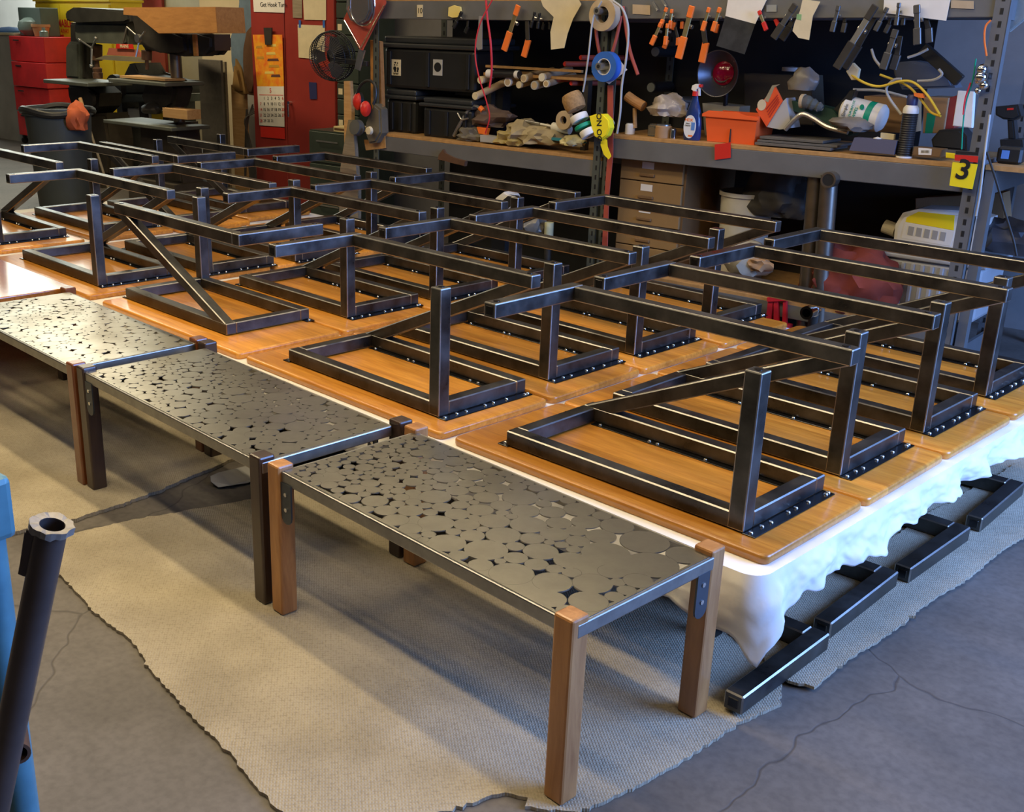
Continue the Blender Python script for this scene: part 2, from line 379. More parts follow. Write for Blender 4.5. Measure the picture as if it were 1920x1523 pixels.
leg_frame(.112, 1.545, 'dark L shaped square tube leg frame on the pad, third from the camera', rz=R(0))
leg_frame(.112, 2.080, 'dark L shaped square tube leg frame on the pad, farthest from the camera', rz=R(3))

# ------------------------------------------------------------------ perforated steel topped benches
def pack(Lx, Ly, seed, rfun, n):
    rng = np.random.RandomState(seed)
    P = rng.rand(n, 2); P[:, 0] **= 1.55 if seed == 11 else 1; P *= [Lx, Ly]; r = np.array([rfun(p[0] / Lx, rng) for p in P])
    r *= math.sqrt((.84 if seed == 11 else .86) * Lx * Ly / (np.pi * (r ** 2).sum()))
    for it in range(700):
        d = P[:, None] - P[None]; D = np.sqrt((d ** 2).sum(-1)) + 1e-9; ov = (r[:, None] + r[None]) - D; np.fill_diagonal(ov, -1)
        push = np.where(ov > 0, ov, 0)[..., None] * d / D[..., None] * .5
        P += push.sum(1) * .7
        P[:, 0] = np.clip(P[:, 0], r, Lx - r); P[:, 1] = np.clip(P[:, 1], r, Ly - r)
    # grow gaps closed a little
    for _ in range(3):
        d = P[:, None] - P[None]; D = np.sqrt((d ** 2).sum(-1)); np.fill_diagonal(D, 9)
        g = (D - r[:, None] - r[None]).min(1); g = np.minimum(g, np.minimum(np.minimum(P[:, 0], Lx - P[:, 0]), np.minimum(P[:, 1], Ly - P[:, 1])) - r)
        r += np.clip(g, 0, .01) * .5
    return P, r
def hole_polys(Lx, Ly, seed, rfun, n, dl=.0003, eps=.0090, drop=.04):
    P, r = pack(Lx, Ly, seed, rfun, n); BIG = 30.
    C = [tuple(p) for p in P] + [(Lx / 2, -BIG), (Lx / 2, Ly + BIG), (-BIG, Ly / 2), (Lx + BIG, Ly / 2)]
    Rr = list(r) + [BIG] * 4; N = len(C); adj = [[] for _ in range(N)]
    for i in range(N):
        for j in range(i + 1, N):
            if i >= n: continue
            g = math.dist(C[i], C[j]) - Rr[i] - Rr[j]
            if g < eps: adj[i].append(j); adj[j].append(i)
    ang = lambda i, j: math.atan2(C[j][1] - C[i][1], C[j][0] - C[i][0])
    for i in range(N): adj[i].sort(key=lambda j: ang(i, j))
    seen = set(); holes = []; rng = random.Random(seed)
    for i in range(N):
        for j in adj[i]:
            if (i, j) in seen: continue
            f = []; a, b = i, j
            while (a, b) not in seen and len(f) < 60:
                seen.add((a, b)); f.append(a)
                k = adj[b].index(a); c = adj[b][k - 1]; a, b = b, c
            if not 3 <= len(f) <= 11 or len(set(f)) != len(f): continue
            ar = sum(C[f[k]][0] * C[f[(k + 1) % len(f)]][1] - C[f[(k + 1) % len(f)]][0] * C[f[k]][1] for k in range(len(f)))
            if ar <= 0: continue
            if rng.random() < drop: continue
            pts = []
            for k in range(len(f)):
                p, v, q = f[k - 1], f[k], f[(k + 1) % len(f)]
                a0, a1 = ang(v, p), ang(v, q)
                while a0 < a1: a0 += 2 * PI
                if a0 - a1 > PI * 1.2: pts = None; break
                R0 = Rr[v] + dl; m = 9
                for s in range(m + 1):
                    t = a0 + (a1 - a0) * s / m; x = C[v][0] + R0 * math.cos(t); y = C[v][1] + R0 * math.sin(t)
                    if all(math.dist((x, y), C[o]) >= Rr[o] + dl for o in f if o != v) and .006 < x < Lx - .006 and .006 < y < Ly - .006: pts.append((x, y))
            if not pts or len(pts) < 5: continue
            A = abs(sum(pts[k][0] * pts[(k + 1) % len(pts)][1] - pts[(k + 1) % len(pts)][0] * pts[k][1] for k in range(len(pts)))) / 2
            if A < 1.1e-5 or A > 1.5e-3: continue
            holes.append(pts)
    return holes, P, r
def perforated(Lx, Ly, th, seed, rfun, n):
    from mathutils.geometry import delaunay_2d_cdt
    holes, P, r = hole_polys(Lx, Ly, seed, rfun, n)
    V = []; F = []
    for pts in [[(0, 0), (Lx, 0), (Lx, Ly), (0, Ly)]] + holes:
        F.append(list(range(len(V), len(V) + len(pts)))); V += [Vector(p) for p in pts]
    vo, _, fo, _, _, of = delaunay_2d_cdt(V, [], F, 1, 1e-6, True)
    tris = [f for f, o in zip(fo, of) if set(o) == {0}]
    bm = new_bm(); top = [bm.verts.new((v.x, v.y, th / 2)) for v in vo]; bot = [bm.verts.new((v.x, v.y, -th / 2)) for v in vo]
    cnt = {}
    for f in tris:
        bm.faces.new([top[i] for i in f]); bm.faces.new([bot[i] for i in f][::-1]).material_index = 2
        for k in range(3): e = (f[k], f[(k + 1) % 3]); cnt[e] = 1
    for (i, j) in cnt:
        if (j, i) not in cnt: bm.faces.new((top[j], top[i], bot[i], bot[j]))
    rng = random.Random(seed)
    for p, rr in zip(P, r):                                     # fine weld lines round the discs
        if rr < .012 or rng.random() < .35: continue
        a0 = rng.random() * 6.28; a1 = a0 + rng.uniform(2.2, 5.5); m = 22; w = .0008; V = []
        for k in range(m + 1):
            a = a0 + (a1 - a0) * k / m; c, s = math.cos(a), math.sin(a)
            V.append([bm.verts.new((p[0] + (rr + q) * c, p[1] + (rr + q) * s, th / 2 + .0002)) for q in (-w, w * .3)])
        for A, B in zip(V, V[1:]): bm.faces.new((A[0], A[1], B[1], B[0])).material_index = 1
    print('plate', seed, 'holes', len(holes)); return bm, P, r
def bench(x0, y0, x1, y1, seed, rfun, n, legs, label, leg_labels, turn=0):
    t = empty('steel_topped_bench', ((x0 + x1) / 2, (y0 + y1) / 2, 0), R(turn), label, 'bench', 'perforated steel benches in a line')
    ox, oy = (x0 + x1) / 2, (y0 + y1) / 2; L = x1 - x0; Wd = y1 - y0
    me, P, r = perforated(L - .008, Wd - .008, .003, seed, rfun, n)
    obj('perforated_top', me, M_plate, t, (x0 - ox + .004, y0 - oy + .004, .4485), mats=[mat('thin_weld_line', (.20, .195, .17), .4, .9), M_flange])
    bm = new_bm(); h = .034; w = .009; zt = .4495
    for a, b in (((x0, y0), (x1, y0)), ((x1, y0), (x1, y1)), ((x1, y1), (x0, y1)), ((x0, y1), (x0, y0))):
        beam(bm, (a[0] - ox, a[1] - oy, zt - h / 2), (b[0] - ox, b[1] - oy, zt - h / 2), w, h, .0035, 2, 1)
    obj('apron', bm, M_apron, t, mats=[M_edge])
    s = .053
    for (lx, ly, m, bx, by, side) in legs:
        if bx is None: side = None
        bm = new_bm(); box(bm, (0, 0, .011), (s, s, .464), .006, 2)
        cv = Matrix.Rotation(R(-turn), 2) @ Vector((lx + s / 2 - ox, ly + s / 2 - oy)); lo = obj('leg', bm, m, t, (cv.x - s / 2, cv.y - s / 2, 0), smooth=False)
        if leg_labels.get(m.name): lo['label'] = leg_labels[m.name]
        if side is None: continue
        # bracket: rounded strap plate with two bolts; plane normal is y
        bm = new_bm(); poly = [(0, 0), (.046, 0), (.046, -.085)] + [(.023 + .023 * math.cos(R(a)), -.095 - .023 * math.sin(R(a))) for a in range(0, 181, 30)] + [(0, -.085)]
        prism(bm, poly, 0, .005, M=Matrix.Rotation(R(90), 4, 'X') if side == 'y' else Matrix.Rotation(R(90), 4, 'Z') @ Matrix.Rotation(R(90), 4, 'X'))
        br = obj('bracket', bm, M_bracket, t, (bx - ox, by - oy, .42))
        for k in (.03, .075):
            bm = new_bm()
            if side == 'y':
                cyl(bm, (.023, 0, -k), (.023, -.0075, -k), .006, n=12); cyl(bm, (.023, -.0074, -k), (.023, -.0078, -k), .003, n=6)
            else: cyl(bm, (.0, .023, -k), (.0075, .023, -k), .006, n=12)
            obj('bolt', bm, M_screw, br)
    return t
rf1 = lambda u, g: .011 + .030 * (.25 + .75 * u) * g.rand() ** 1.5 + (.014 * u if g.rand() < .3 else 0)
rf2 = lambda u, g: .010 + .026 * (.4 + .6 * abs(u - .1)) * g.rand() ** 1.6
bench(-.995, .031, .057, .505, 11, rf1, 200,
      [(.0014, .0012, M_leg_oak, None, None, None), (.0134, .4835, M_leg_oak, .057, .446, 'x'), (-1.052, .0316, M_leg_oak, -.992, .028, 'y'), (-1.026, .506, M_leg_oak, -.99, .47, 'y')],
      'perforated steel topped bench on light brown oak legs, nearest the camera', {}, -1.6)
bench(-2.145, .048, -1.083, .512, 23, rf2, 230,
      [(-1.137, .030, M_leg_walnut, None, None, None), (-1.100, .510, M_leg_walnut, -1.15, .48, 'y'), (-2.203, .0482, M_leg_walnut, -2.142, .045, 'y'), (-2.203, .528, M_leg_walnut, -2.14, .48, 'y')],
      'perforated steel topped bench on dark walnut legs, middle of the three steel benches', {}, -1.1)
bench(-3.275, .055, -2.225, .535, 37, rf2, 240,
      [(-2.268, .0421, M_leg_red, None, None, None), (-2.268, .53, M_leg_red, -2.29, .52, 'y'), (-3.335, .05, M_leg_red, -3.28, .05, 'y'), (-3.335, .53, M_leg_red, -3.28, .52, 'y')],
      'perforated steel topped bench on red brown legs, bright with reflected window light, at the left', {}, -.8)
# wooden topped bench beyond
t = empty('wood_topped_bench', (-3.9, .33, 0), 0, 'low bench with glossy orange wood top at the left edge beyond the steel benches', 'bench')
bm = new_bm(); slab(bm, -.54, -.27, .55, .27, .425, .452, .02, .006)
M_redtop = wood('glossy_red_oak', (.50, .20, .05), (.30, .10, .02), plank=.09, coat=1, rough=.2, tone=.2)
obj('tabletop', bm, M_redtop, t)
for x in (-.50, .455):
    for y in (-.24, .20):
        bm = new_bm(); box(bm, (x, y, .013), (x + .05, y + .05, .426), .004); obj('leg', bm, M_leg_walnut, t)

# ------------------------------------------------------------------ upside-down tables
LX, LY, HH, YA, TT, XA, XB = .813, .410, .423, .005, .0465, -.114, .859
def make_table():
    t = empty('side_table', (0, 0, .4))
    T = TT
    bm = new_bm(); slab(bm, 0, 0, 1.082, .503, -.029, 0, .024, .010)
    obj('tabletop', bm, M_oak, t, (-.16, -.055, 0), smooth=True)
    z0 = .0035
    bm = new_bm()                                           # mounting frame of square tube
    box(bm, (0, 0, z0), (LX, T, T + z0), .0035, 1, 1)
    box(bm, (0, LY - T, z0), (LX, LY, T + z0), .0035, 1, 1)
    box(bm, (.0005, T, z0), (T, LY - T, T + z0 - .0006), .0035, 1, 1)
    box(bm, (LX - T, T, z0), (LX - .0005, LY - T, T + z0 - .0006), .0035, 1, 1)
    obj('mounting_frame', bm, M_steel, t, mats=[M_edge])
    bm = new_bm(); box(bm, (LX - T - .0008, -.0008, z0 + .001), (LX + .0008, T - .001, HH), .004, 2, 1)
    lathe(bm, [(0, HH + .0015), (.010, HH + .0015), (.0105, HH - .001)], 14, Matrix.Translation((LX - T / 2, T / 2, 0)), 2)
    obj('leg', bm, M_steel, t, mats=[M_edge, M_flange])
    bm = new_bm(); box(bm, (XA, YA, HH - T), (XA + T, LY, HH), .004, 2, 1)
    box(bm, (XA + T * .22, YA - .0015, HH - T * .78), (XA + T * .78, YA + .01, HH - T * .22), .001, 1, 2, 2)
    lathe(bm, [(0, HH + .0015), (.010, HH + .0015), (.0105, HH - .001)], 14, Matrix.Translation((XA + T / 2, YA + .03, 0)), 2)
    obj('foot_bar', bm, M_steel, t, mats=[M_edge, M_flange])
    bm = new_bm(); box(bm, (XA + T + .0003, LY - T, HH - T), (XB, LY, HH - .0004), .004, 2, 1)
    lathe(bm, [(0, HH + .0015), (.010, HH + .0015), (.0105, HH - .001)], 14, Matrix.Translation((XB - .03, LY - T / 2, 0)), 2)
    obj('foot_bar', bm, M_steel, t, mats=[M_edge, M_flange])
    # diagonal brace in the back plane, its ends cut level
    bm = new_bm(); a = math.atan2(HH - T, LX)
    q = T / math.sin(a) * .97
    t2 = bmesh.new()
    pr = [(0.006, z0 + T - .002), (.006 + q, z0 + T - .002), (XB - .002, HH - T + .002), (XB - .002 - q, HH - T + .002)]
    f = [t2.verts.new((x, LY - T + .0008, z)) for x, z in pr]; g = [t2.verts.new((x, LY - .0008, z)) for x, z in pr]
    t2.faces.new(f); t2.faces.new(g[::-1])
    for k in range(4): t2.faces.new((f[k], g[k], g[(k + 1) % 4], f[(k + 1) % 4]))
    bmesh.ops.recalc_face_normals(t2, faces=t2.faces)
    ed = [e for e in t2.edges if abs(e.verts[0].co.y - e.verts[1].co.y) < 1e-5 and abs(e.verts[0].co.z - e.verts[1].co.z) > .1]
    r = bmesh.ops.bevel(t2, geom=ed, offset=.0035, segments=1, affect='EDGES')
    for ff in r['faces']: ff.material_index = 1
    join(bm, t2)
    obj('brace', bm, M_steel, t, mats=[M_edge])
    rng = random.Random(4)
    def flange(lo, hi, pts):
        bm = new_bm(); box(bm, lo, hi, .0012)
        fl = obj('mounting_strip', bm, M_flange, t)
        sm = None
        for x, y in pts:
            if sm is None:
                b2 = new_bm(); lathe(b2, [(.0068, 0), (.0068, .0015), (.0048, .0042), (.0018, .005), (0, .005)], 12)
                so = obj('screw', b2, M_screw, fl, (x, y, .0035), smooth=True); sm = so.data
            else:
                so = bpy.data.objects.new('screw', sm); COL.objects.link(so); so.parent = fl; so.location = (x, y, .0035)
    flange((LX - .004, .0, 0), (LX + .034, LY, .0036), [(LX + .015 + rng.uniform(-.005, .005), y) for y in (.016, .07, .11, .20, .24, .30, .385, .40)])
    flange((.05, LY - T - .022, 0), (LX - T, LY - T + .004, .0036), [(x, LY - T - .011) for x in (.08, .27, .30, .47, .60, .64)])
    flange((-.028, -.006, 0), (.012, .035, .0036), [(-.012, .012)])
    return t
TABLES = {
 (0, 0): (-0.82, 0.733, 0.24), (1, 0): (-1.939, 0.749, -0.32), (0, 2): (-0.835, 1.804, -0.05), (0, 1): (-0.838, 1.265, 0.42), (0, 3): (-0.852, 2.336, 0.01),
 (1, 1): (-1.967, 1.301, 0.36), (1, 2): (-1.961, 1.803, -0.3), (1, 3): (-1.996, 2.361, -0.08), (2, 0): (-2.378, 1.178, 180), (2, 1): (-3.097, 1.305, 0.14),
 (2, 2): (-3.08, 1.803, 0.21), (2, 3): (-3.075, 2.322, 0.04), (3, 0): (-4.289, 0.78, 0.07), (3, 1): (-4.203, 1.309, -0.3), (3, 2): (-4.173, 1.83, -0.12),
 (3, 3): (-4.189, 2.361, -0.2), (4, 0): (-5.565, .835, 0), (4, 1): (-5.537, 1.409, 0.38), (4, 2): (-4.712, 2.309, 180), (4, 3): (-4.80, 2.86, 180)}
BY4 = [.78, 1.345, 1.865, 2.40]
BX = [-.982, -2.108, -3.232, -4.44, -5.68]; BY = [.666, 1.180, 1.706, 2.238]
PLC = ['at the right end', 'second from right', 'in the middle', 'second from left', 'at the left end']
ROW = ['front', 'second', 'third', 'back']
proto = make_table(); first = True
for (i, j), (x, y, a) in sorted(TABLES.items()):
    t = proto if first else copy_tree(proto); first = False
    t.location = (x, y, .4); t.rotation_euler = (0, 0, R(a))
    by = BY4[j] if i == 4 else BY[j]
    top = [c for c in t.children if c.name.startswith('tabletop')][0]
    if a < 100: top.location = (BX[i] - x, by - y, 0)
    else:
        bx = BX[i] if i == 2 else -5.72
        top.location = (x - (bx + 1.082) if i == 2 else -.16, y - (by + .503), 0)
    lab = f'upside down oak table with dark steel frame, {ROW[j]} row, {PLC[i]}'
    if (i, j) == (2, 0): lab = 'upside down oak table, middle of the front row, diagonal brace facing the camera'
    tag(t, lab, 'table', 'upside down side tables with steel bases')

# ------------------------------------------------------------------ white cloth over the low support
M_cloth = mat('white_cotton_sheet', (.82, .80, .77), .9, 0, .06, 5, .15, 40, sheen=.2)
def cloth():
    bm = new_bm(); X1 = .122; Y0 = .606; X0 = -5.95; Y1 = 2.755; ZT = .3695; rad = .05
    path = []                                              # along the front, round the corner, along the right side
    n1 = 220; n2 = 330
    for k in range(n1): path.append((X0 + (X1 - rad - X0) * (k / n1) ** .55, Y0, 0, -1))
    for k in range(9):
        a = R(-90 + 90 * k / 8); path.append((X1 - rad + rad * math.cos(a), Y0 + rad + rad * math.sin(a), math.cos(a), math.sin(a)))
    for k in range(1, n2): path.append((X1, Y0 + rad + (Y1 - Y0 - rad) * k / n2, 1, 0))
    rows = 18; G2 = []; s = 0; prev = None
    for (x, y, nx, ny) in path:
        if prev: s += math.dist((x, y), prev)
        prev = (x, y)
        if ny < -.5: ln = .13 + .02 * noise.noise(Vector((s * 3, 0, 0)))
        else:
            ln = .092 + .030 * noise.noise(Vector((y * 4.3, 3, 0))) - .018 * (y - .7) + .03 * math.exp(-((y - 1.20) / .06) ** 2)
        d = math.hypot(x - (X1 - .01), y - (Y0 + .02)); ln += .085 * math.exp(-(d / .030) ** 2) + .035 * math.exp(-(d / .12) ** 2) + .02 * math.sin(s * 34) * math.exp(-(d / .2) ** 2)
        col = []
        for r in range(rows + 1):
            t = r / rows
            f = math.sin(s * 26 + 3 * noise.noise(Vector((s * 2, 1, 0)))) * .016 + noise.noise(Vector((s * 11, t * 1.5, 5))) * .022
            fs = (.35 + .65 * max(0, min(1, (x + .45) * 3))) if ny < -.5 else 1
            o = .004 + (.028 * t ** .7 + f * t) * fs + .012 * math.sin(s * 61) * t * t * .4
            o += (.007 * noise.noise(Vector((s * 17, t * 3.5, 9))) + .0035 * noise.noise(Vector((s * 45, t * 7 + s * 8, 2)))) * min(1, t * 4) * (1 if ny > -.5 else .6)
            z = ZT - ln * t + (.003 if r == 0 else 0) + .006 * t * noise.noise(Vector((s * 30, 4, 0)))
            col.append(bm.verts.new((x + nx * o, y + ny * o, z)))
        G2.append(col)
    for A, B in zip(G2, G2[1:]):
        for r in range(rows): bm.faces.new((A[r], B[r], B[r + 1], A[r + 1]))
    # flat top from the rim inwards
    C0 = [c[0] for c in G2]; inner = []
    back = [bm.verts.new(q + (ZT,)) for q in ((X1, Y1), (-3.99, Y1), (-3.99, 2.95), (X0, 2.95))]
    bm.faces.new(C0 + back)
    o = obj('dust_sheet', bm, M_cloth, smooth=True)
    solidify(o, .0012, 0)
    return tag(o, 'white cotton sheet draped over the low support under the oak tables', 'sheet')
cloth()
M_ply = wood('plain_plywood', (.55, .42, .26), (.42, .30, .18), coat=0, rough=.7)
for k, (xa, xb) in enumerate(((-1.95, .09), (-3.95, -1.97), (-5.9, -3.97))):
    yt = 1.8 if k == 2 else 1.70; hy = 1.13 if k == 2 else 1.04
    t = empty('folding_table', ((xa + xb) / 2, yt, 0), 0, ['low trestle table hidden under the white sheet at the right end', 'low trestle table under the middle of the white sheet', 'low trestle table under the left end of the white sheet'][k], 'table')
    w = (xb - xa) / 2
    bm = new_bm(); box(bm, (-w, -hy, .338), (w, hy, .368)); obj('tabletop', bm, M_ply, t)
    for sx in (-1, 1):
        for sy in (-1, 1):
            bm = new_bm(); cx = sx * (w - .22); cy = sy * (hy - .2)
            box(bm, (cx - .018, cy - .018, .014), (cx + .018, cy + .018, .341)); obj('leg', bm, M_flange, t)
#@@BACKGROUND
# ================================================================== shelving rack and everything around it
RT = (0, 0, TH)
def WP(u, w, z): return RM @ Vector((u, w, z))
def thing(name, b, label, cat, group=None, rz=0):
    return empty(name, WP(*b), TH + rz, label, cat, group)
def part(name, bm, m, t, mats=None, label=None, smooth=False, loc=None):
    o = obj(name, bm, m, t, loc, None, smooth, mats)
    if label: o['label'] = label
    return o
def one(name, bm, m, b, label, cat, group=None, mats=None, smooth=False, rz=0):
    o = obj(name, bm, m, None, WP(*b), (0, 0, TH + rz), smooth, mats); return tag(o, label, cat, group)
SW = Matrix(((1, 0, 0, 0), (0, 0, 1, 0), (0, 1, 0, 0), (0, 0, 0, 1)))       # (x, y, z) -> (u, w, z) = (x, z, y)
def B(px, py, w): u, z = Q(px, py, w); return (u, w, z)
def LP(px, py, w, b): u, z = Q(px, py, w); return Vector((u - b[0], w - b[1], z - b[2]))
def trace(bm, pts, w, th, b, mat=0, bev=0, bmat=0):
    """prism whose outline runs through the given photo points on the plane w, th deep"""
    P = [LP(x, y, w, b) for x, y in pts]
    prism(bm, [(p.x, p.z) for p in P], w - b[1], w - b[1] + th, M=SW, mat=mat, bev=bev, bmat=bmat)
def ppipe(bm, pts, r, b, mat=0, n=8, sm=5):
    P = [LP(x, y, w, b) for x, y, w in pts]
    pipe(bm, smooth_pts(P, sm) if sm and len(P) > 2 else P, r, n, mat=mat)
def text_bm(s, size, bold=False, ext=.0004, align='CENTER'):
    cu = bpy.data.curves.new('t', 'FONT'); cu.body = s; cu.size = size; cu.align_x = align; cu.align_y = 'CENTER'; cu.extrude = ext
    if bold: cu.offset = size * .02
    cu.resolution_u = 3
    o = bpy.data.objects.new('t', cu); COL.objects.link(o); dg = bpy.context.evaluated_depsgraph_get(); dg.update()
    me = bpy.data.meshes.new_from_object(o.evaluated_get(dg)); bpy.data.objects.remove(o); me.materials.clear(); return me
def writing(name, s, size, m, parent, loc, tilt=0, sx=1, bold=False):
    """flat lettering facing the camera side of the rack (-w)"""
    me = text_bm(s, size, bold)
    me.transform(Matrix.Rotation(R(90), 4, 'X') @ Matrix.Rotation(R(tilt), 4, 'Z') @ Matrix.Diagonal((sx, 1, 1, 1)))
    return obj(name, me, m, parent, loc)

C_ = dict(
 grey_paint=mat('grey_painted_steel', (.17, .175, .18), .45, .2, .2, 6), green_paint=mat('grey_green_steel', (.10, .115, .10), .5, .2, .25, 6),
 chip=mat('shelf_board_edge', (.50, .28, .10), .7, 0, .3, 30), black=mat('black_plastic', (.018, .019, .020), .42, 0, .3, 6), dkgreen=mat('dark_green_enamel', (.055, .075, .062), .45, .2, .25, 8),
 white=mat('white_plastic', (.78, .77, .72), .45, 0, .08, 10), offwhite=mat('aged_paper', (.72, .63, .42), .85, 0, .15, 12), paper=mat('white_paper', (.82, .80, .74), .85, 0, .12, 10),
 orange=mat('orange_vinyl_grip', (.90, .20, .03), .45, 0, .1, 20), brass=mat('clamp_yellow_zinc', (.75, .62, .30), .28, .9, .2, 20), zinc=mat('zinc_plate', (.55, .55, .53), .32, .9, .2, 20),
 red=mat('red_plastic', (.65, .03, .02), .4, 0, .1, 10), redpaint=mat('maroon_enamel', (.32, .038, .030), .42, 0, .2, 4), redtool=mat('red_toolbox_enamel', (.80, .035, .035), .38, 0, .3, 4),
 yellow=mat('yellow_enamel', (.85, .60, .02), .4, 0, .12, 4), tan=mat('masking_tape_paper', (.52, .40, .25), .8, 0, .15, 20), blue=mat('blue_tape_paper', (.025, .13, .50), .7, 0, .1, 20),
 teal=mat('green_label', (.0, .28, .17), .5), glove=mat('dusty_leather', (.42, .35, .22), .9, 0, .35, 14), brown=mat('brown_enamel', (.20, .115, .05), .5, 0, .2, 5),
 card=mat('brown_cardboard', (.42, .25, .12), .85, 0, .2, 6), cordy=mat('yellow_cord_rubber', (.75, .50, .04), .5), cordg=mat('grey_cord_rubber', (.42, .42, .40), .5), cordr=mat('red_cord_rubber', (.60, .03, .04), .45),
 hose=mat('faded_red_band', (.42, .08, .05), .6, 0, .2, 10), clear=mat('clear_plastic', (.85, .9, .9), .12, 0, trans=.9, ior=1.25), milky=mat('milky_plastic', (.72, .74, .76), .35, 0, .08, 6, trans=.45),
 chrome=mat('polished_metal', (.8, .8, .8), .12, 1), dark=mat('sooty_cast_iron', (.055, .050, .044), .55, .3, .4, 8), gdark=mat('grey_green_machine_enamel', (.13, .145, .125), .5, .2, .35, 6),
 rawpipe=mat('raw_steel_pipe', (.30, .26, .21), .35, .9, .4, 6), denim=mat('blue_denim', (.14, .21, .30), .9, 0, .25, 10), leather=mat('brown_canvas', (.12, .06, .03), .9, 0, .3, 10),
 pine=wood('pale_pine', (.60, .38, .18), (.46, .26, .10), coat=0, rough=.6), ply=wood('orange_plywood', (.50, .24, .07), (.36, .16, .045), coat=0, rough=.65, grain=(2, 9, 9)),
 greyw=wood('grey_weathered_wood', (.30, .25, .17), (.18, .15, .10), coat=0, rough=.8), bluep=mat('chipped_blue_enamel', (.10, .27, .34), .4, .1, .35, 12), tealp=mat('blue_plastic_strip', (.03, .22, .32), .5),
 windex=mat('blue_cleaner_liquid', (.03, .06, .22), .15, 0, trans=.35), lab=mat('pale_label', (.70, .74, .80), .5), grit=mat('grey_sanding_sheet', (.13, .12, .105), .8, 0, .2, 30), redlens=mat('red_lens', (.30, .0, .03), .12, 0, coat=1),
 orangep=mat('orange_plastic_tray', (.85, .13, .03), .45, 0, .08, 6), poster=mat('orange_yellow_print', (.90, .50, .02), .6, 0, .5, 14, col2=(.85, .12, .02)), lamp=mat('dull_aluminium', (.10, .10, .12), .35, .7), rust=mat('rusty_iron', (.16, .085, .05), .7, .3, .4, 14),
 bucket=mat('white_bucket_plastic', (.60, .58, .50), .5, 0, .25, 5), navy=mat('dark_blue_plastic', (.03, .035, .12), .4), skyb=mat('sky_blue_print', (.10, .25, .65), .5))
c = C_
# ---- the rack itself
uL = Q(712, 200)[0]; uM = Q(1135, 200)[0]; uR = Q(1838, 200)[0]; RD = .62
rack = thing('storage_rack', (uL, 0, 0), 'grey steel storage rack of two bays with particle board shelves', 'shelving')
rb = (uL, 0, 0)
def rbeam(name, u0, z0, u1, z1, w, h, th=.045):
    bm = new_bm(); beam(bm, (u0 - uL, w, z0 - h / 2), (u1 - uL, w, z1 - h / 2), th, h, .003, 1, 0); box(bm, (u0 - uL, w - th / 2 - .004, z0 - h), (u0 - uL + .002, w - th / 2, z0)); return part(name, bm, c['grey_paint'], rack)
zl0, zl1 = Q(723, 250)[1], Q(1120, 295)[1]; zr0, zr1 = Q(1160, 254)[1], Q(1790, 306)[1]
zu0 = Q(720, 8)[1]; zu1 = Q(1110, 8)[1]; zb = .095
hu = Q(720, 8)[1] - Q(720, 32)[1]
for w in (.0, RD):
    rbeam('beam', uL, zl0 - .018, uM, zl1 - .018, w + .022, .088)
    rbeam('beam', uM, zr0 - .018, uR, zr1 - .018, w + .022, .10)
    rbeam('beam', uL, zu0 + .02, uM, zu1 + .02, w + .022, hu + .03)
    rbeam('beam', uM, zu1 + .055, uR, zu1 + .085, w + .022, .125)
    rbeam('beam', uM, .34, uR, .34, w + .022, .07)
for z0, z1, ua, ub in ((zl0, zl1, uL, uM), (zr0, zr1, uM, uR), (zu0 + .035, zu1 + .035, uL, uM), (zu1 + .07, zu1 + .10, uM, uR), (.355, .355, uM, uR)):
    bm = new_bm(); beam(bm, (ua - uL + .005, RD / 2 + .02, z0 - .009), (ub - uL - .005, RD / 2 + .02, z1 - .009), RD + .04, .018, .001, 1, 0); part('shelf_board', bm, c['chip'], rack)
def post(u, w, m, s=1, zt=2.5, wd=.045):
    bm = new_bm(); box(bm, (u - uL, w, 0), (u - uL + wd, w + .004, zt)); box(bm, (u - uL + (0 if s > 0 else wd - .004), w, 0), (u - uL + (.004 if s > 0 else wd), w + .045, zt))
    for k in range(int(zt / .05)): box(bm, (u - uL + wd * .40, w - .0006, .02 + k * .05), (u - uL + wd * .62, w + .0006, .045 + k * .05), mat=1)
    part('post', bm, m, rack, [c['black']])
post(uL - .05, -.006, c['green_paint']); post(uL - .05, RD, c['green_paint'])
post(uM - .052, -.006, c['green_paint'], -1); post(uM + .012, -.006, c['green_paint']); post(uM - .02, RD, c['green_paint'])
post(uR - .01, -.008, c['grey_paint'], -1, wd=.06); post(uR - .01, RD, c['grey_paint'], -1)
for z in (.15, 1.0, 1.65):
    bm = new_bm(); box(bm, (uR - uL + .03, 0, z), (uR - uL + .045, RD + .03, z + .09)); part('side_beam', bm, c['grey_paint'], rack)
bm = new_bm(); box(bm, (.02, RD + .03, .0), (uM - uL, RD + .036, 2.6)); part('shade_back_panel', bm, c['black'], rack)  # black sheets behind the bays stand for the shade inside the rack
bm = new_bm(); box(bm, (uM - uL, RD + .03, 1.0), (Q(1745, 100, RD)[0] - uL, RD + .036, 2.6)); part('shade_back_panel', bm, c['black'], rack)  # added sheet, black in place of shade above the right shelf
bm = new_bm(); box(bm, (uM - uL, RD + .03, 0), (uR - uL - .06, RD + .036, 1.0)); part('shade_back_panel', bm, mat('dark_shade_sheet', (.03, .024, .02), .8), rack)  # added sheet, its dark colour stands for shade under the shelf
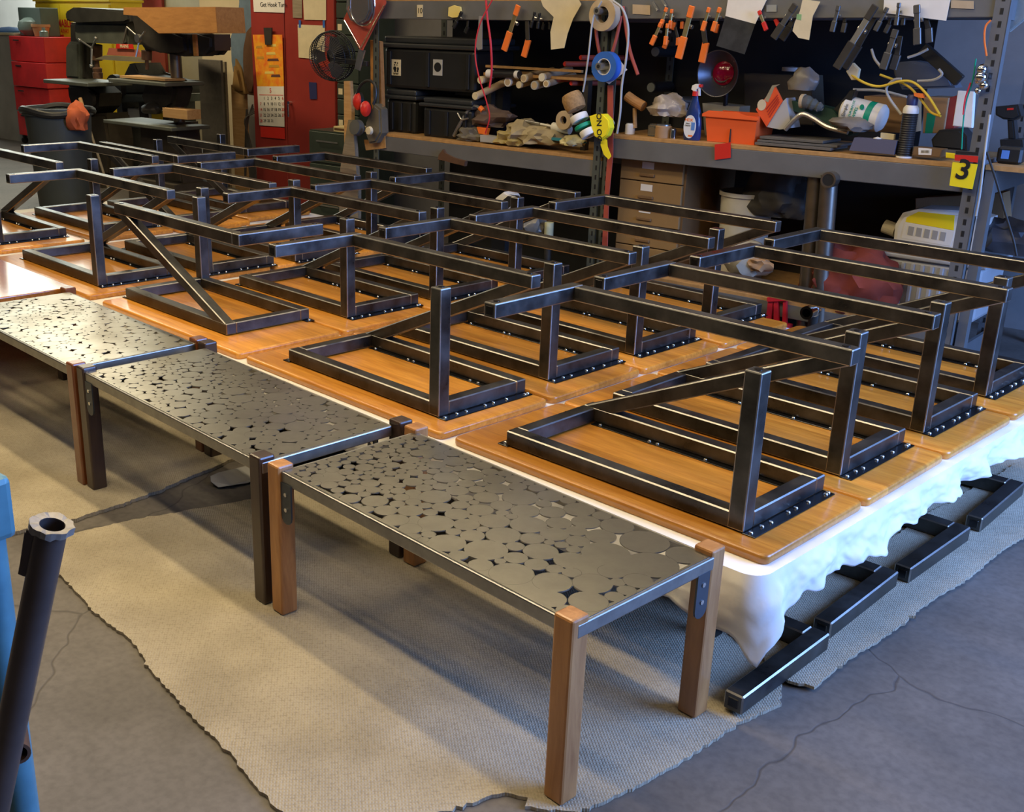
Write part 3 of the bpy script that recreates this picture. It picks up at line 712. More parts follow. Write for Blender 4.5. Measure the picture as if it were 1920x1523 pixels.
# lower right shelf runs on round the corner
z5 = Q(1835, 312)[1]
t = thing('side_shelf', (uR + .06, .0, 0), 'grey steel shelf with brown board running back from the right end of the rack', 'shelf')
bm = new_bm(); box(bm, (0, .02, z5 - .11), (.04, 1.5, z5 - .012)); part('beam', bm, c['grey_paint'], t)
bm = new_bm(); box(bm, (0, .01, z5 - .012), (.75, 1.5, z5 + .008)); part('shelf_board', bm, c['chip'], t)
bm = new_bm(); box(bm, (.7, 1.44, 0), (.745, 1.49, z5 - .012)); part('leg', bm, c['grey_paint'], t)
bm = new_bm(); box(bm, (0, 1.44, 0), (.04, 1.49, z5 - .11)); part('leg', bm, c['grey_paint'], t)
bm = new_bm(); box(bm, (.7, .02, 0), (.745, .07, z5 - .012)); part('leg', bm, c['grey_paint'], t)
bm = new_bm(); box(bm, (.0, .02, 0), (.04, .07, z5 - .11)); part('leg', bm, c['grey_paint'], t)
b = (uR + .058, .12, z5 - .08)
bm = new_bm(); box(bm, (-.0015, 0, 0), (0, .045, .05)); one('paper_tag', bm, c['offwhite'], b, 'small cream paper tag stuck on the side beam right of the number 3 sign', 'tag')

def tote(b, wu, dw, h, label, sticker=None, group='black plastic totes on the left shelf'):
    t = thing('storage_tote', b, label, 'tote', group)
    bm = new_bm(); k = h * .78
    box(bm, (.02, .02, 0), (wu - .02, dw - .02, k), .02, 2)
    for s in range(3): box(bm, (.06 + s * (wu - .14) / 2, .008, .02), (.085 + s * (wu - .14) / 2, .03, k - .02), .003)
    part('bin', bm, c['black'], t)
    bm = new_bm(); box(bm, (0, 0, k), (wu, dw, k + h * .09), .008, 2); box(bm, (.02, .02, k + h * .09), (wu - .02, dw - .02, h), .01, 2); part('lid', bm, mat('charcoal_plastic_lid', (.035, .038, .040), .38, 0, .2, 6), t)
    return t
w1 = .10
b = B(712, 165, w1); e = Q(890, 168, w1); hT = Q(712, 68, w1)[1] - b[2]
t1 = tote((b[0], w1, b[2] + .004), e[0] - b[0], .42, hT, 'large black plastic tote with panda and round stickers, on top of two lower totes')
b0 = (b[0], w1, b[2] + .004)
def sticker(t, b0, px0, py0, px1, py1, w, name='sticker', m=None):
    p, q = LP(px0, py1, w, b0), LP(px1, py0, w, b0); bm = new_bm(); box(bm, (p.x, p.y - .0015, p.z), (q.x, p.y + .012, q.z)); return part(name, bm, m or c['offwhite'], t), p, q
st, p, q = sticker(t1, b0, 734, 112, 752, 141, w1 + .02)
W_ = q.x - p.x; H_ = q.z - p.z; bm = new_bm(); y = p.y - .002
for ex, ez, rx, rz in ((.42, .80, .10, .055), (.66, .78, .07, .05), (.36, .66, .065, .06), (.60, .66, .05, .05), (.38, .44, .17, .13), (.70, .42, .10, .11), (.40, .30, .10, .10), (.66, .28, .10, .07)):
    poly = [(p.x + W_ * (ex + rx * math.cos(a)), p.z + H_ * (ez + rz * math.sin(a))) for a in np.linspace(0, 2 * PI, 13)[:-1]]; prism(bm, poly, y - .0006, y, M=SW)
part('printed_mark', bm, c['black'], st); writing('printed_letters', 'WWF', H_ * .19, c['black'], st, (p.x + W_ * .5, y - .001, p.z + H_ * .10), 0, 1, True)
st, p, q = sticker(t1, b0, 812, 112, 830, 141, w1 + .02, m=mat('grey_sticker', (.45, .46, .45), .6)); bm = new_bm(); W_ = q.x - p.x; H_ = q.z - p.z
poly = [(p.x + W_ * (.5 + .38 * math.cos(a)), p.z + H_ * (.52 + .30 * math.sin(a))) for a in np.linspace(0, 2 * PI, 19)[:-1]]; prism(bm, poly, p.y - .0025, p.y - .0018, M=SW); part('printed_mark', bm, c['black'], st)
b = B(716, 249, w1); e = Q(775, 250, w1); zt_ = b0[2] - .006
tote((b[0], w1, b[2] + .004), e[0] - b[0] + .02, .42, zt_ - b[2] - .004, 'black plastic tote at the left end of the lower shelf, under the stickered tote')
b = B(777, 258, w1 - .05); e = Q(884, 268, w1 - .05)
tote((b[0] + .03, w1 - .05, b[2] + .004), e[0] - b[0] - .03, .42, zt_ - .03 - b[2] - .004, 'black plastic tote with a ridged grey lid, right one of the two lower totes')
# ---- hanging tags on the upper beam
def tagp(px0, py0, px1, py1, m, label, w=-.004, skew=0, txt=None, cat='tag', name='paper_tag', tilt=0):
    b = B((px0 + px1) / 2, (py0 + py1) / 2, w); bm = new_bm(); trace(bm, [(px0, py1), (px1, py1 + skew), (px1, py0 + skew), (px0, py0)], w, .0012, b)
    o = one(name, bm, m, b, label, cat)
    if txt: writing('lettering', txt, abs(py1 - py0) * .0026 * .7, c['black'], o, (0, -.001, 0), tilt)
    return o
tagp(782, 9, 793, 32, c['offwhite'], 'small cream tag reading 10 on the upper beam above the big tote', w=-.006, txt='10')
tagp(1186, 8, 1219, 26, c['tan'], 'tan label with faint writing on the upper beam right of the tape rolls', w=-.006, skew=2)
tagp(1783, 0, 1826, 15, c['tan'], 'tan card at the top right end of the upper beam', w=-.006, skew=2)
tagp(1340, 271, 1370, 300, c['red'], 'small red card stuck on the lower right beam below the orange tray', w=-.008, skew=-4)
tagp(1437, 9, 1456, 22, mat('grey_tag', (.30, .32, .31), .7), 'small grey tag on the upper beam right of the hanging dark paper', w=-.006)
# paper pieces
def papertr(pts, m, label, w=-.03, mats=None, name='paper_sheet', cat='paper', th=.0012, second=None):
    b = B(*pts[0], w); bm = new_bm(); trace(bm, pts, w, th, b)
    if second:
        for p2, mi in second: trace(bm, p2, w - .001, .001, b, mat=mi)
    return one(name, bm, m, b, label, cat, mats=mats)
papertr([(1366, -8), (1441, -8), (1416, 45), (1360, 30)], c['paper'], 'printed white header card over a dark plastic bag, clipped to the upper beam', w=-.02, name='header_card', second=None)
papertr([(1360, 30), (1416, 45), (1396, 102), (1343, 86)], mat('dark_plastic_bag', (.055, .058, .062), .3, 0, .5, 18, coat=.4), 'dark glossy plastic bag hanging below a white printed card', w=-.021, name='plastic_bag', cat='bag')
papertr([(1505, -2), (1538, 3), (1524, 30), (1517, 75), (1497, 71), (1486, 58), (1490, 42), (1500, 20)], c['offwhite'], 'cream curled paper with a green stain hanging from the upper beam', w=-.03, second=[([(1494, 26), (1503, 27), (1502, 38), (1493, 36)], 1)], mats=[mat('green_stain', (.25, .45, .20), .8)])
papertr([(1658, -6), (1783, -6), (1774, 39), (1656, 24)], c['paper'], 'large white paper with faint pencil lines at the right of the upper beam', w=-.012)
papertr([(1012, -6), (1082, -6), (1090, 8), (1074, 36), (1064, 64), (1058, 90), (1033, 93), (1032, 60), (1038, 32), (1018, 12)], c['offwhite'], 'torn cream cloth rag hanging from the upper beam above the tubes', w=-.03, name='rag', cat='rag')
papertr([(841, 14), (850, 10), (862, 13), (864, 24), (858, 32), (848, 33), (840, 30)], mat('pale_yellow_pad', (.80, .66, .22), .8), 'crumpled yellow pad clipped on the upper beam above the totes', w=-.02, name='scouring_pad', cat='pad', th=.015)
papertr([(898, 30), (904, 30), (904, 92), (896, 94), (892, 86), (896, 60)], mat('crinkled_film', (.45, .43, .42), .2, .4), 'crinkled plastic strip hanging beside the red cord', w=-.02, name='plastic_strip', cat='strip', th=.003)

# ---- spring clamps
def clamp(px, py, px2, py2, grip, jaw, label, w=-.04, r2=None, group=None, spread=.32):
    """px,py top of the clamp, px2,py2 bottom of its front handle"""
    b = B(px, py, w); e = LP(px2, py2, w, b); L = e.length; d = e.normalized(); s = Vector((d.z, 0, -d.x))
    t = thing('spring_clamp', b, label, 'clamp', group); wd = min(L * .10, .0185)
    def strap(a0, a1, sx, m, name, k=1, thk=.006, y=0):
        bm = new_bm(); A = e * a0; E_ = e * a1; A = A + s * (sx[0] * L) + Vector((0, y, 0)); E_ = E_ + s * (sx[1] * L) + Vector((0, y, 0))
        beam(bm, A, E_, wd * 2 * k, thk, .0025, 1, 0, up=(0, 1, 0)); return part(name, bm, m, t)
    strap(0, .22, (0, 0), grip, 'jaw_pad', .85, .012); strap(.2, .62, (0, 0), jaw, 'front_plate', .75)
    strap(.58, 1, (0, 0), grip, 'front_handle', 1, .014)
    strap(.15, .62, (spread * .35, spread * .9), c['dark'], 'rear_plate', .75, y=.05); strap(.60, .98, (spread * .9, spread * .95), grip, 'rear_handle', .95, .014, y=.055)
    bm = new_bm(); p = e * .38 + Vector((0, .02, 0)); cyl(bm, p + s * wd * 1.1, p - s * wd * 1.1, wd * .55, n=10); part('spring', bm, c['zinc'], t)
    return t
GC = 'orange handled spring clamps on the upper beam'
clamp(972, 10, 945, 95, c['orange'], c['brass'], 'large orange handled spring clamp hanging left of the cream rag', group=GC, spread=-.42)
clamp(1298, 11, 1272, 110, c['orange'], c['brass'], 'large orange handled spring clamp hanging above the red lens lamp', group=GC, spread=-.42)
clamp(1250, 14, 1238, 52, c['orange'], c['brass'], 'small orange spring clamp, upper left one of the cluster right of the tan label', group=GC, spread=-.4)
clamp(1260, 17, 1256, 54, c['orange'], c['brass'], 'small orange spring clamp, upper right one of the cluster right of the tan label', group=GC, spread=-.4, w=-.03)
clamp(1240, 42, 1221, 84, c['orange'], c['brass'], 'small orange spring clamp, lower left one of the cluster, clipped to another clamp', group=GC, spread=-.4, w=-.05)
clamp(1252, 44, 1247, 85, c['orange'], c['brass'], 'small orange spring clamp, lower right one of the cluster, clipped to another clamp', group=GC, spread=-.4, w=-.05)
clamp(1330, 14, 1317, 58, c['orange'], c['brass'], 'small orange spring clamp, left one of a pair left of the hanging dark bag', group=GC, spread=-.4)
clamp(1350, 14, 1336, 59, c['orange'], c['brass'], 'small orange spring clamp, right one of a pair beside the hanging dark bag', group=GC, spread=-.4)
clamp(1423, 20, 1437, 57, c['red'], c['brass'], 'small red tipped spring clamp leaning right on the hanging printed card', group=GC, spread=-.4)
GD = 'dark metal spring clamps on the upper beam'
gk = mat('grey_clamp_steel', (.12, .12, .12), .4, .6, .2, 20)
clamp(1492, 8, 1450, 72, c['dark'], gk, 'dark metal clamp leaning left of the curled cream paper', group=GD, spread=-.1)
clamp(1573, 10, 1560, 60, gk, gk, 'grey metal clamp right of the curled cream paper', group=GD, spread=-.25)
clamp(1642, 10, 1568, 128, c['dark'], c['zinc'], 'long dark clamp with a bright bare steel handle end', group=GD, spread=-.05)
clamp(1664, 14, 1641, 58, gk, gk, 'grey metal clamp at the left edge of the large white paper', group=GD, spread=-.25)
clamp(1686, 5, 1680, 48, gk, gk, 'grey metal clamp with a red tip on the large white paper', group=GD, spread=-.1)
clamp(1680, 55, 1655, 130, gk, gk, 'bigger grey metal clamp with a red tip hanging below the white paper', group=GD, spread=-.15, w=-.03)
clamp(1719, 9, 1720, 84, gk, gk, 'grey metal clamp hanging at the right half of the white paper', group=GD, spread=-.2)
for x0, y0, x1, y1, l in ((866, 22, 850, 52, 'small black clothes peg clamp under the yellow pad'), (1003, 22, 995, 52, 'small black clamp, left of two between the big orange clamp and the rag'), (1012, 24, 1008, 54, 'small black clamp, right of two between the big orange clamp and the rag')):
    clamp(x0, y0, x1, y1, c['black'], c['black'], l, group='small black clamps on the upper beam', spread=-.5, w=-.03)
for px, py, l in ((1228, 12, 'small zinc clip on the upper beam right of the tan label'), (1244, 5, 'small zinc clip above the orange clamp cluster')):
    b = B(px, py, -.012); bm = new_bm(); beam(bm, (-.015, 0, .02), (.018, 0, -.02), .012, .004, 0, 1, 0, up=(0, 1, 0)); pipe(bm, [(.01, -.003, -.01), (.018, -.006, -.02), (.024, -.003, -.012)], .002, 6); one('zinc_clip', bm, c['zinc'], b, l, 'clip')

# ---- tape rolls etc. on the centre post
YZ = Matrix.Rotation(R(90), 4, 'X')
def tape(px, py, r, wdt, m, label, w=-.09, core=.56):
    b = B(px, py, w); t = thing('tape_roll', b, label, 'tape roll')
    bm = new_bm(); lathe(bm, [(r * core, 0), (r, 0), (r, wdt), (r * core, wdt), (r * core, 0)], 36, YZ); o = part('tape', bm, m, t, smooth=True)
    bm = new_bm(); lathe(bm, [(r * (core - .05), -.001), (r * core - .0005, -.001), (r * core - .0005, wdt + .001), (r * (core - .05), wdt + .001), (r * (core - .05), -.001)], 30, YZ); part('core', bm, c['white'] if m == c['blue'] else c['tan'], t)
    return t
tape(1139, 28, .078, .05, c['tan'], 'roll of tan masking tape hanging at the top of the centre post', w=-.04)
tape(1142, 125, .074, .05, c['blue'], 'roll of blue painters tape hanging on the centre post', w=-.04)
for px, py, nm in ((1139, 21, 'top'), (1142, 124, 'low')):
    b = B(px, py, -.02); bm = new_bm(); cyl(bm, (0, -.10, 0), (0, .02, 0), .018, n=18); cyl(bm, (0, -.1005, 0), (0, -.09, 0), .010, n=14, mat=1)
    one('pipe_peg', bm, c['zinc'], b, 'steel pipe peg through the ' + ('tan' if nm == 'top' else 'blue') + ' tape roll', 'peg', mats=[c['black']])
papertr([(1109, 135), (1142, 158), (1176, 131), (1160, 110), (1142, 128), (1124, 112)], c['paper'], 'white square card standing diagonally behind the blue tape roll', w=-.035, name='white_card', cat='card')
b = B(1140, 5, -.05); bm = new_bm(); ppipe(bm, [(1150, 2, -.11), (1168, 18, -.11), (1178, 55, -.10), (1174, 110, -.10), (1166, 160, -.09), (1163, 210, -.08), (1157, 250, -.06)], .006, b); ppipe(bm, [(1128, 2, -.11), (1112, 35, -.11), (1104, 100, -.11), (1097, 150, -.10), (1093, 172, -.09)], .005, b)
one('rope_loop', bm, c['cordg'], b, 'pale rope hanging in a loop over the tape rolls on the centre post', 'rope')
b = B(1150, 60, -.02)
for pts, l in (([(1122, 2, -.02), (1118, 60, -.03), (1126, 110, -.02)], 'left'), ([(1165, 30, -.02), (1155, 75, -.03), (1148, 100, -.03)], 'middle'), ([(1168, 12, -.015), (1180, 90, -.02), (1196, 140, -.02)], 'right')):
    bm = new_bm(); ppipe(bm, pts, .009, b); one('rubber_band_strap', bm, c['hose'], b, f'faded red strap hanging on the centre post, {l} one of three at the top', 'strap')
b = B(1144, 170, -.03); bm = new_bm(); P = [LP(1139, 165, -.03, b), LP(1150, 165, -.03, b), LP(1139, 470, -.03, b), LP(1128, 470, -.03, b)]
trace(bm, [(1139, 160), (1149, 160), (1149, 290), (1141, 372), (1138, 480), (1128, 480), (1133, 372), (1139, 290)], -.02, .006, b); one('red_strap', bm, c['hose'], b, 'long red strap hanging straight down the centre post', 'strap')
# stack of rolls on the slanted peg
b = B(1085, 190, -.06); ax = (LP(1110, 262, -.06, b) - LP(1076, 178, -.06, b)); axn = ax.normalized()
q_ = Vector((0, 0, 1)).rotation_difference(axn).to_matrix().to_4x4()
def roll(px, py, r, h, m, name, label, cat, prof=None, core=.3, w=-.09):
    bb = B(px, py, w); t = new_bm(); lathe(t, prof or [(r * core, 0), (r * .96, 0), (r, h * .1), (r, h * .9), (r * .96, h), (r * core, h), (r * core, 0)], 28, q_)
    return one(name, t, m, bb, label, cat, smooth=True)
roll(1070, 177, .055, .085, mat('jute_twine', (.40, .24, .10), .95, 0, .4, 60, .6, 120), 'twine_ball', 'fat brown roll of jute twine slanting on a peg left of the centre post', 'twine', [(.012, 0), (.048, 0), (.056, .02), (.057, .055), (.05, .085), (.012, .085), (.012, 0)])
roll(1084, 216, .048, .034, c['white'], 'tape_roll', 'white tape roll under the brown twine', 'tape roll')
roll(1093, 234, .048, .020, c['teal'], 'tape_roll', 'green tape roll below the white one under the brown twine', 'tape roll')
roll(1102, 243, .048, .035, c['white'], 'tape_roll', 'white tape roll touching the yellow printed tape', 'tape roll')
roll(1127, 232, .066, .03, mat('pale_green_core', (.50, .55, .36), .7), 'tape_roll', 'pale green edged roll end at the right of the yellow tape', 'tape roll', w=-.035)
b = B(1112, 216, -.10); t = thing('barrier_tape_roll', b, 'yellow barrier tape roll with black letters DO NO, its tail hanging down', 'tape roll')
bm = new_bm(); trace(bm, [(1104, 218), (1116, 214), (1131, 214), (1141, 225), (1143, 240), (1137, 255), (1127, 262), (1114, 256), (1110, 240)], -.115, .05, b, bev=.006); part('tape', bm, mat('yellow_barrier_tape', (.90, .78, .03), .4), t)
writing('lettering', 'DO NO', .042, c['black'], t, LP(1124, 239, -.1165, b), 96, 1, True)
bm = new_bm(); trace(bm, [(1127, 258), (1138, 262), (1139, 275), (1146, 293), (1141, 299), (1132, 290), (1126, 272)], -.10, .002, b); part('loose_end', bm, mat('yellow_barrier_tape', (.9, .78, .03), .4), t)

# ---- red cord, pieces in left bay
b = B(912, 0, -.07); bm = new_bm()
ppipe(bm, [(911, -5, -.07), (914, 35, -.07), (920, 80, -.07), (922, 130, -.06), (918, 165, -.06)], .006, b)
ppipe(bm, [(925, -4, -.07), (900, 45, -.08), (891, 95, -.08), (897, 140, -.08), (912, 190, -.06), (918, 220, -.05), (910, 250, -.04)], .004, b)
one('red_cord_loop', bm, c['cordr'], b, 'looped red cord hanging in front of the left bay', 'cord')
bm = new_bm(); b = B(903, 250, .06); trace(bm, [(893, 238), (914, 241), (911, 253), (897, 251)], .06, .03, b, bev=.003); one('cord_reel', bm, c['orange'], b, 'small orange plug block on the left shelf at the end of the red cord', 'plug')
# middle small shelf with tubes
b = B(905, 124, .16); t = thing('small_board_shelf', b, 'narrow wooden board shelf over the cardboard tubes in the left bay', 'shelf')
bm = new_bm(); p = LP(912, 124, .16, b); q = LP(1092, 134, .16, b); beam(bm, p, q, .02, .014, .001, 1, 0); box(bm, (0, .01, -.05), (q.x, .40, -.035)); part('board', bm, c['chip'], t)
bm = new_bm(); box(bm, (.0, .05, LP(935, 268, .16, b).z), (.03, .09, -.05)); part('support', bm, c['dark'], t); bm = new_bm(); box(bm, (q.x - .02, .05, LP(935, 288, .16, b).z), (q.x + .01, .09, -.05)); part('support', bm, c['dark'], t)
GT = 'tubes stacked in the left bay'
for k, (px, py, r, L, m, l) in enumerate(((918, 138, 9, 0, 'white', 'white capped black cardboard tube lying crosswise on top of the tubes'), (954, 154, 9, .4, 'white', 'white tube end below the crosswise black tube'), (903, 150, 8, .4, 'offwhite', 'cream tube end at the left of the tube pile'),
        (984, 147, 8, .4, 'offwhite', 'cream tube end right of the crosswise black tube'), (975, 159, 7, .4, 'offwhite', 'small cream tube end low in the middle of the pile'), (1004, 160, 9, .4, 'milky', 'translucent tube end in the bottom middle of the pile'),
        (1018, 145, 8, .4, 'white', 'white tube end high at the right of the pile'), (1026, 157, 7, .4, 'white', 'tilted white tube end at the right bottom of the pile'), (893, 180, 8, .25, 'offwhite', 'dusty tube pointing down left below the pile'))):
    s = .0026 * r; w = .10 if L else .08; b = B(px, py, w); bm = new_bm()
    if L:
        d = Vector((-.1, L, .03)) if k != 8 else Vector((.16, .2, .12))
        cyl(bm, (0, 0, 0), d, s, n=20, mat=1, caps=False); cyl(bm, (0, -.012, 0), (0, .004, 0), s * 1.04, n=20); cyl(bm, (0, -.0125, 0), (0, -.01, 0), s * .75, n=16, mat=(1 if k % 2 else 0))
        one('mailing_tube', bm, c[m], b, l, 'tube', GT, [c['tan']], True)
    else:
        e = LP(975, 140, w, b); cyl(bm, (0, 0, 0), e, s * .85, n=20, mat=1); cyl(bm, e * -.06, e * .10, s, n=20); cyl(bm, e * .86, e * .97, s * .9, n=20); one('mailing_tube', bm, c[m], b, l, 'tube', GT, [c['black']], True)
for px, py, l in ((1042, 149, 'red handle end behind the tubes, left one'), (1071, 156, 'red handle end right of the tubes, lower'), (1059, 120, 'dark red tube end above the narrow board'), (1089, 108, 'small pink tube end near the centre post')):
    b = B(px, py, .2); bm = new_bm(); cyl(bm, (0, 0, 0), (.12, .3, 0), .014, n=14); cyl(bm, (0, -.002, 0), (.0, .004, 0), .011, n=14, mat=1); one('red_tube', bm, c['hose'], b, l, 'tube', mats=[c['red']])
# rubbish heap of gloves and scraps
def crumple(name, px, py, w, sx, sy, sz, m, label, cat, seed, group=None, sub=3, amp=.35):
    b = B(px, py, w); bm = new_bm(); bmesh.ops.create_icosphere(bm, subdivisions=sub, radius=1)
    for v in bm.verts:
        n = noise.noise(v.co * 1.7 + Vector((seed, 0, 0))) + .6 * noise.noise(v.co * 4.5 + Vector((seed, 3, 0)))
        v.co *= 1 + amp * n; v.co = Vector((v.co.x * sx, v.co.y * sy, max(v.co.z, -.55) * sz + .5 * sz))
    return one(name, bm, m, b, label, cat, group, smooth=True)
crumple('leather_glove', 985, 262, .12, .13, .10, .07, c['glove'], 'dusty tan glove on top of the heap in the middle of the left shelf', 'glove', 1, 'dusty gloves heaped on the left shelf', amp=.5)
crumple('leather_glove', 1015, 268, .10, .12, .10, .06, c['glove'], 'dusty tan glove at the right side of the heap on the left shelf', 'glove', 4, 'dusty gloves heaped on the left shelf', amp=.5)
crumple('leather_glove', 958, 270, .08, .09, .07, .05, mat('yellowed_leather', (.50, .40, .16), .9, 0, .3, 14), 'yellowish glove at the front left of the heap on the left shelf', 'glove', 7, 'dusty gloves heaped on the left shelf', amp=.55)
crumple('plastic_wrapper', 1075, 272, .05, .07, .05, .035, mat('yellow_wrapper', (.62, .56, .30), .3, 0, .4, 20), 'crumpled yellow and clear wrapper beside the centre post', 'wrapper', 11, amp=.5)
crumple('grey_rag', 885, 262, .1, .10, .08, .05, mat('grey_dusty_cloth', (.20, .18, .14), .95, 0, .4, 14), 'grey dusty rag at the left of the shelf clutter', 'rag', 13, amp=.5)
crumple('mesh_bag', 1250, 216, .10, .10, .08, .07, mat('crinkled_clear_bag', (.42, .36, .30), .25, 0, .4, 14), 'crinkled bag of hardware left of the blue spray bottle', 'bag', 15, amp=.4)
crumple('plastic_bag', 915, 235, .16, .16, .10, .07, mat('dusty_brown_plastic', (.17, .12, .10), .5, 0, .4, 14), 'dusty brown plastic heap behind the orange plug on the left shelf', 'bag', 19, amp=.5)
b = B(1010, 259, .04); bm = new_bm(); trace(bm, [(1006, 255), (1095, 265), (1095, 269), (1006, 260)], .04, .03, b); one('blue_strip', bm, c['tealp'], b, 'thin blue plastic strip lying over the heap of gloves', 'strip')
b = B(870, 250, .06); bm = new_bm(); ppipe(bm, [(851, 255, .06), (864, 230, .06), (880, 205, .08), (893, 200, .10), (906, 208, .10)], .011, b); ppipe(bm, [(858, 212, .05), (866, 224, .05), (878, 222, .05)], .005, b); cyl(bm, LP(906, 208, .1, b), LP(900, 202, .1, b), .016, mat=1)
one('caulk_gun', bm, c['zinc'], b, 'worn silver caulking gun leaning right of the black totes', 'tool', mats=[c['orange']])
b = B(910, 260, .04); bm = new_bm(); trace(bm, [(900, 253), (940, 258), (938, 270), (900, 266)], .03, .06, b, bev=.002); one('clear_box', bm, c['milky'], b, 'clear plastic box lying on the left shelf edge', 'box')
b = B(978, 225, .10); bm = new_bm(); e = LP(1040, 238, .1, b); cyl(bm, (0, 0, 0), e * .55, .008, mat=1); cyl(bm, e * .95, e * 1.45, .024, n=18); cyl(bm, e * .58, e * .9, .006)
one('white_bottle', bm, c['white'], b, 'white bottle lying with a thin grey tube before it, middle of left shelf', 'bottle', mats=[c['zinc']])
b = B(1062, 225, .08); bm = new_bm(); lathe(bm, [(.022, 0), (.05, 0), (.05, .03), (.022, .03), (.022, 0)], 24, YZ); one('tape_roll', bm, c['tan'], b, 'tan tape roll standing behind the slanted roll stack', 'tape roll', smooth=True)
b = B(790, 300, -.06); bm = new_bm(); trace(bm, [(822, 290), (830, 280), (834, 288), (850, 296), (872, 302), (870, 312), (848, 306), (830, 300), (820, 300)], -.02, .03, B(822, 290, -.02), bev=.003)
one('work_glove', bm, c['leather'], B(822, 290, -.02), 'brown work glove hanging below the left shelf beam', 'glove')
bm = new_bm(); b = B(935, 195, .25); trace(bm, [(922, 150), (950, 150), (948, 168), (942, 172), (942, 230), (926, 230), (926, 172), (920, 168)], .25, .08, b, bev=.006); one('cordless_drill', bm, c['black'], b, 'black upright tool behind the red cord on the left shelf', 'tool')

# ---- right bay contents
def zsh(px): return Q(px, 257 + (px - 1240) * .0836 + 3, 0)[1]
def rest(px, w):       # shelf surface height of the right bay
    u = Q(px, 270, w)[0]; return zr0 + (zr1 - zr0) * (u - uM) / (uR - uM) + .001
# spray bottle
u = Q(1297, 258, .06)[0]; z = rest(1297, .06); t = thing('spray_bottle', (u, .06, z), 'blue window cleaner spray bottle with white label and red and white trigger', 'bottle')
bm = new_bm(); lathe(bm, [(0, 0), (.042, 0), (.047, .01), (.046, .08), (.040, .13), (.028, .165), (.016, .20), (.014, .215), (0, .215)], 28, Matrix.Diagonal((1, .62, 1, 1))); part('bottle', bm, c['windex'], t, smooth=True)
bm = new_bm(); prism(bm, [(.034 * math.cos(a), .066 + .056 * math.sin(a)) for a in np.linspace(0, 2 * PI, 25)[:-1]], -.0315, -.0295, M=SW); lb = part('label', bm, c['lab'], t, label='pale oval label')
writing('lettering', 'HDX', .020, c['orange'], lb, (-.006, -.032, .098), 0, 1, True); writing('small_print', 'Glass\nCleaner', .010, c['black'], lb, (-.012, -.032, .076))
bm = new_bm(); box(bm, (.008, -.0322, .05), (.028, -.0316, .088)); part('picture', bm, c['skyb'], lb); bm = new_bm(); box(bm, (-.004, -.0322, .018), (.020, -.0316, .026)); part('stripe', bm, c['orange'], lb)
bm = new_bm(); cyl(bm, (0, 0, .213), (0, 0, .235), .016, n=16); part('collar', bm, c['red'], t)
bm = new_bm(); prism(bm, [(-.022, .243), (-.018, .262), (0, .270), (.016, .27), (.016, .25), (.004, .245), (.006, .233), (-.006, .233)], -.012, .012, M=SW, bev=.003); hd = part('spray_head', bm, c['white'], t)
bm = new_bm(); box(bm, (.016, -.008, .255), (.034, .008, .269), .002); part('nozzle', bm, c['red'], hd); bm = new_bm(); prism(bm, [(.014, .25), (.022, .25), (.026, .215), (.018, .215)], -.005, .005, M=SW); part('trigger', bm, c['white'], hd)
# orange tray
b = (Q(1324, 260, .05)[0], .05, rest(1360, .05)); t = thing('plastic_tray', b, 'bright orange plastic tray bin standing right of the spray bottle', 'tray')
p0, p1 = LP(1324, 260, .05, b), LP(1412, 265, .05, b); q0, q1 = LP(1319, 212, .05, b), LP(1424, 218, .05, b); wd = .20; bm = new_bm()
x0, x1 = p0.x, p1.x; X0, X1 = q0.x + .01, q1.x - .01; zt = (q0.z + q1.z) / 2
def quadbox(bm, a, bb, c_, d, th): pass
t2 = bmesh.new(); lo = [(x0, .012, 0), (x1, .012, 0), (x1, wd - .012, 0), (x0, wd - .012, 0)]; hi = [(X0, 0, zt), (X1, 0, zt), (X1, wd, zt), (X0, wd, zt)]
th = .004; li = [(x0 + th, .016, th), (x1 - th, .016, th), (x1 - th, wd - .016, th), (x0 + th, wd - .016, th)]; hi2 = [(X0 + th, th, zt), (X1 - th, th, zt), (X1 - th, wd - th, zt), (X0 + th, wd - th, zt)]
V = [[t2.verts.new(p) for p in ring] for ring in (lo, hi, hi2, li)]
t2.faces.new(V[0][::-1]); t2.faces.new(V[3])
for A, Bq in zip(V, V[1:]):
    for k in range(4): t2.faces.new((A[k], A[(k + 1) % 4], Bq[(k + 1) % 4], Bq[k]))
join(bm, t2); part('bin', bm, c['orangep'], t)
bm = new_bm(); prism(bm, [(X0 - .012, zt - .004), (X0 + .02, zt + .012), (X1 - .10, zt + .014), (X1 - .05, zt - .004), (X1 + .012, zt - .006), (X1 + .012, zt - .02), (X0 - .012, zt - .018)], -.010, -.001, M=SW, bev=.002); part('front_rim', bm, c['orangep'], t)
bm = new_bm(); box(bm, (X0 - .012, wd, zt - .012), (X1 + .012, wd + .01, zt + .002), .002); prism(bm, [(X1 - .08, zt), (X1 - .01, zt), (X1 - .005, zt + .05), (X1 - .075, zt + .055)], wd - .002, wd + .008, M=SW); part('back_rim', bm, c['orangep'], t)
bm = new_bm(); box(bm, ((x0 + x1) / 2 - .002, .0005, 0), ((x0 + x1) / 2 + .002, .02, zt * .5)); part('slot', bm, c['dark'], t)
bm = new_bm(); b = (Q(1320, 235, .30)[0], .30, rest(1350, .3)); trace(bm, [(1318, 176), (1388, 182), (1384, 240), (1322, 238)], .30, .16, (b[0], .30, Q(1350, 240, .3)[1]), bev=.004); one('grey_carton', bm, mat('grey_cream_card', (.40, .38, .30), .85, 0, .15, 8), (b[0], .30, rest(1350, .3)), 'grey and cream carton behind the orange tray', 'carton')
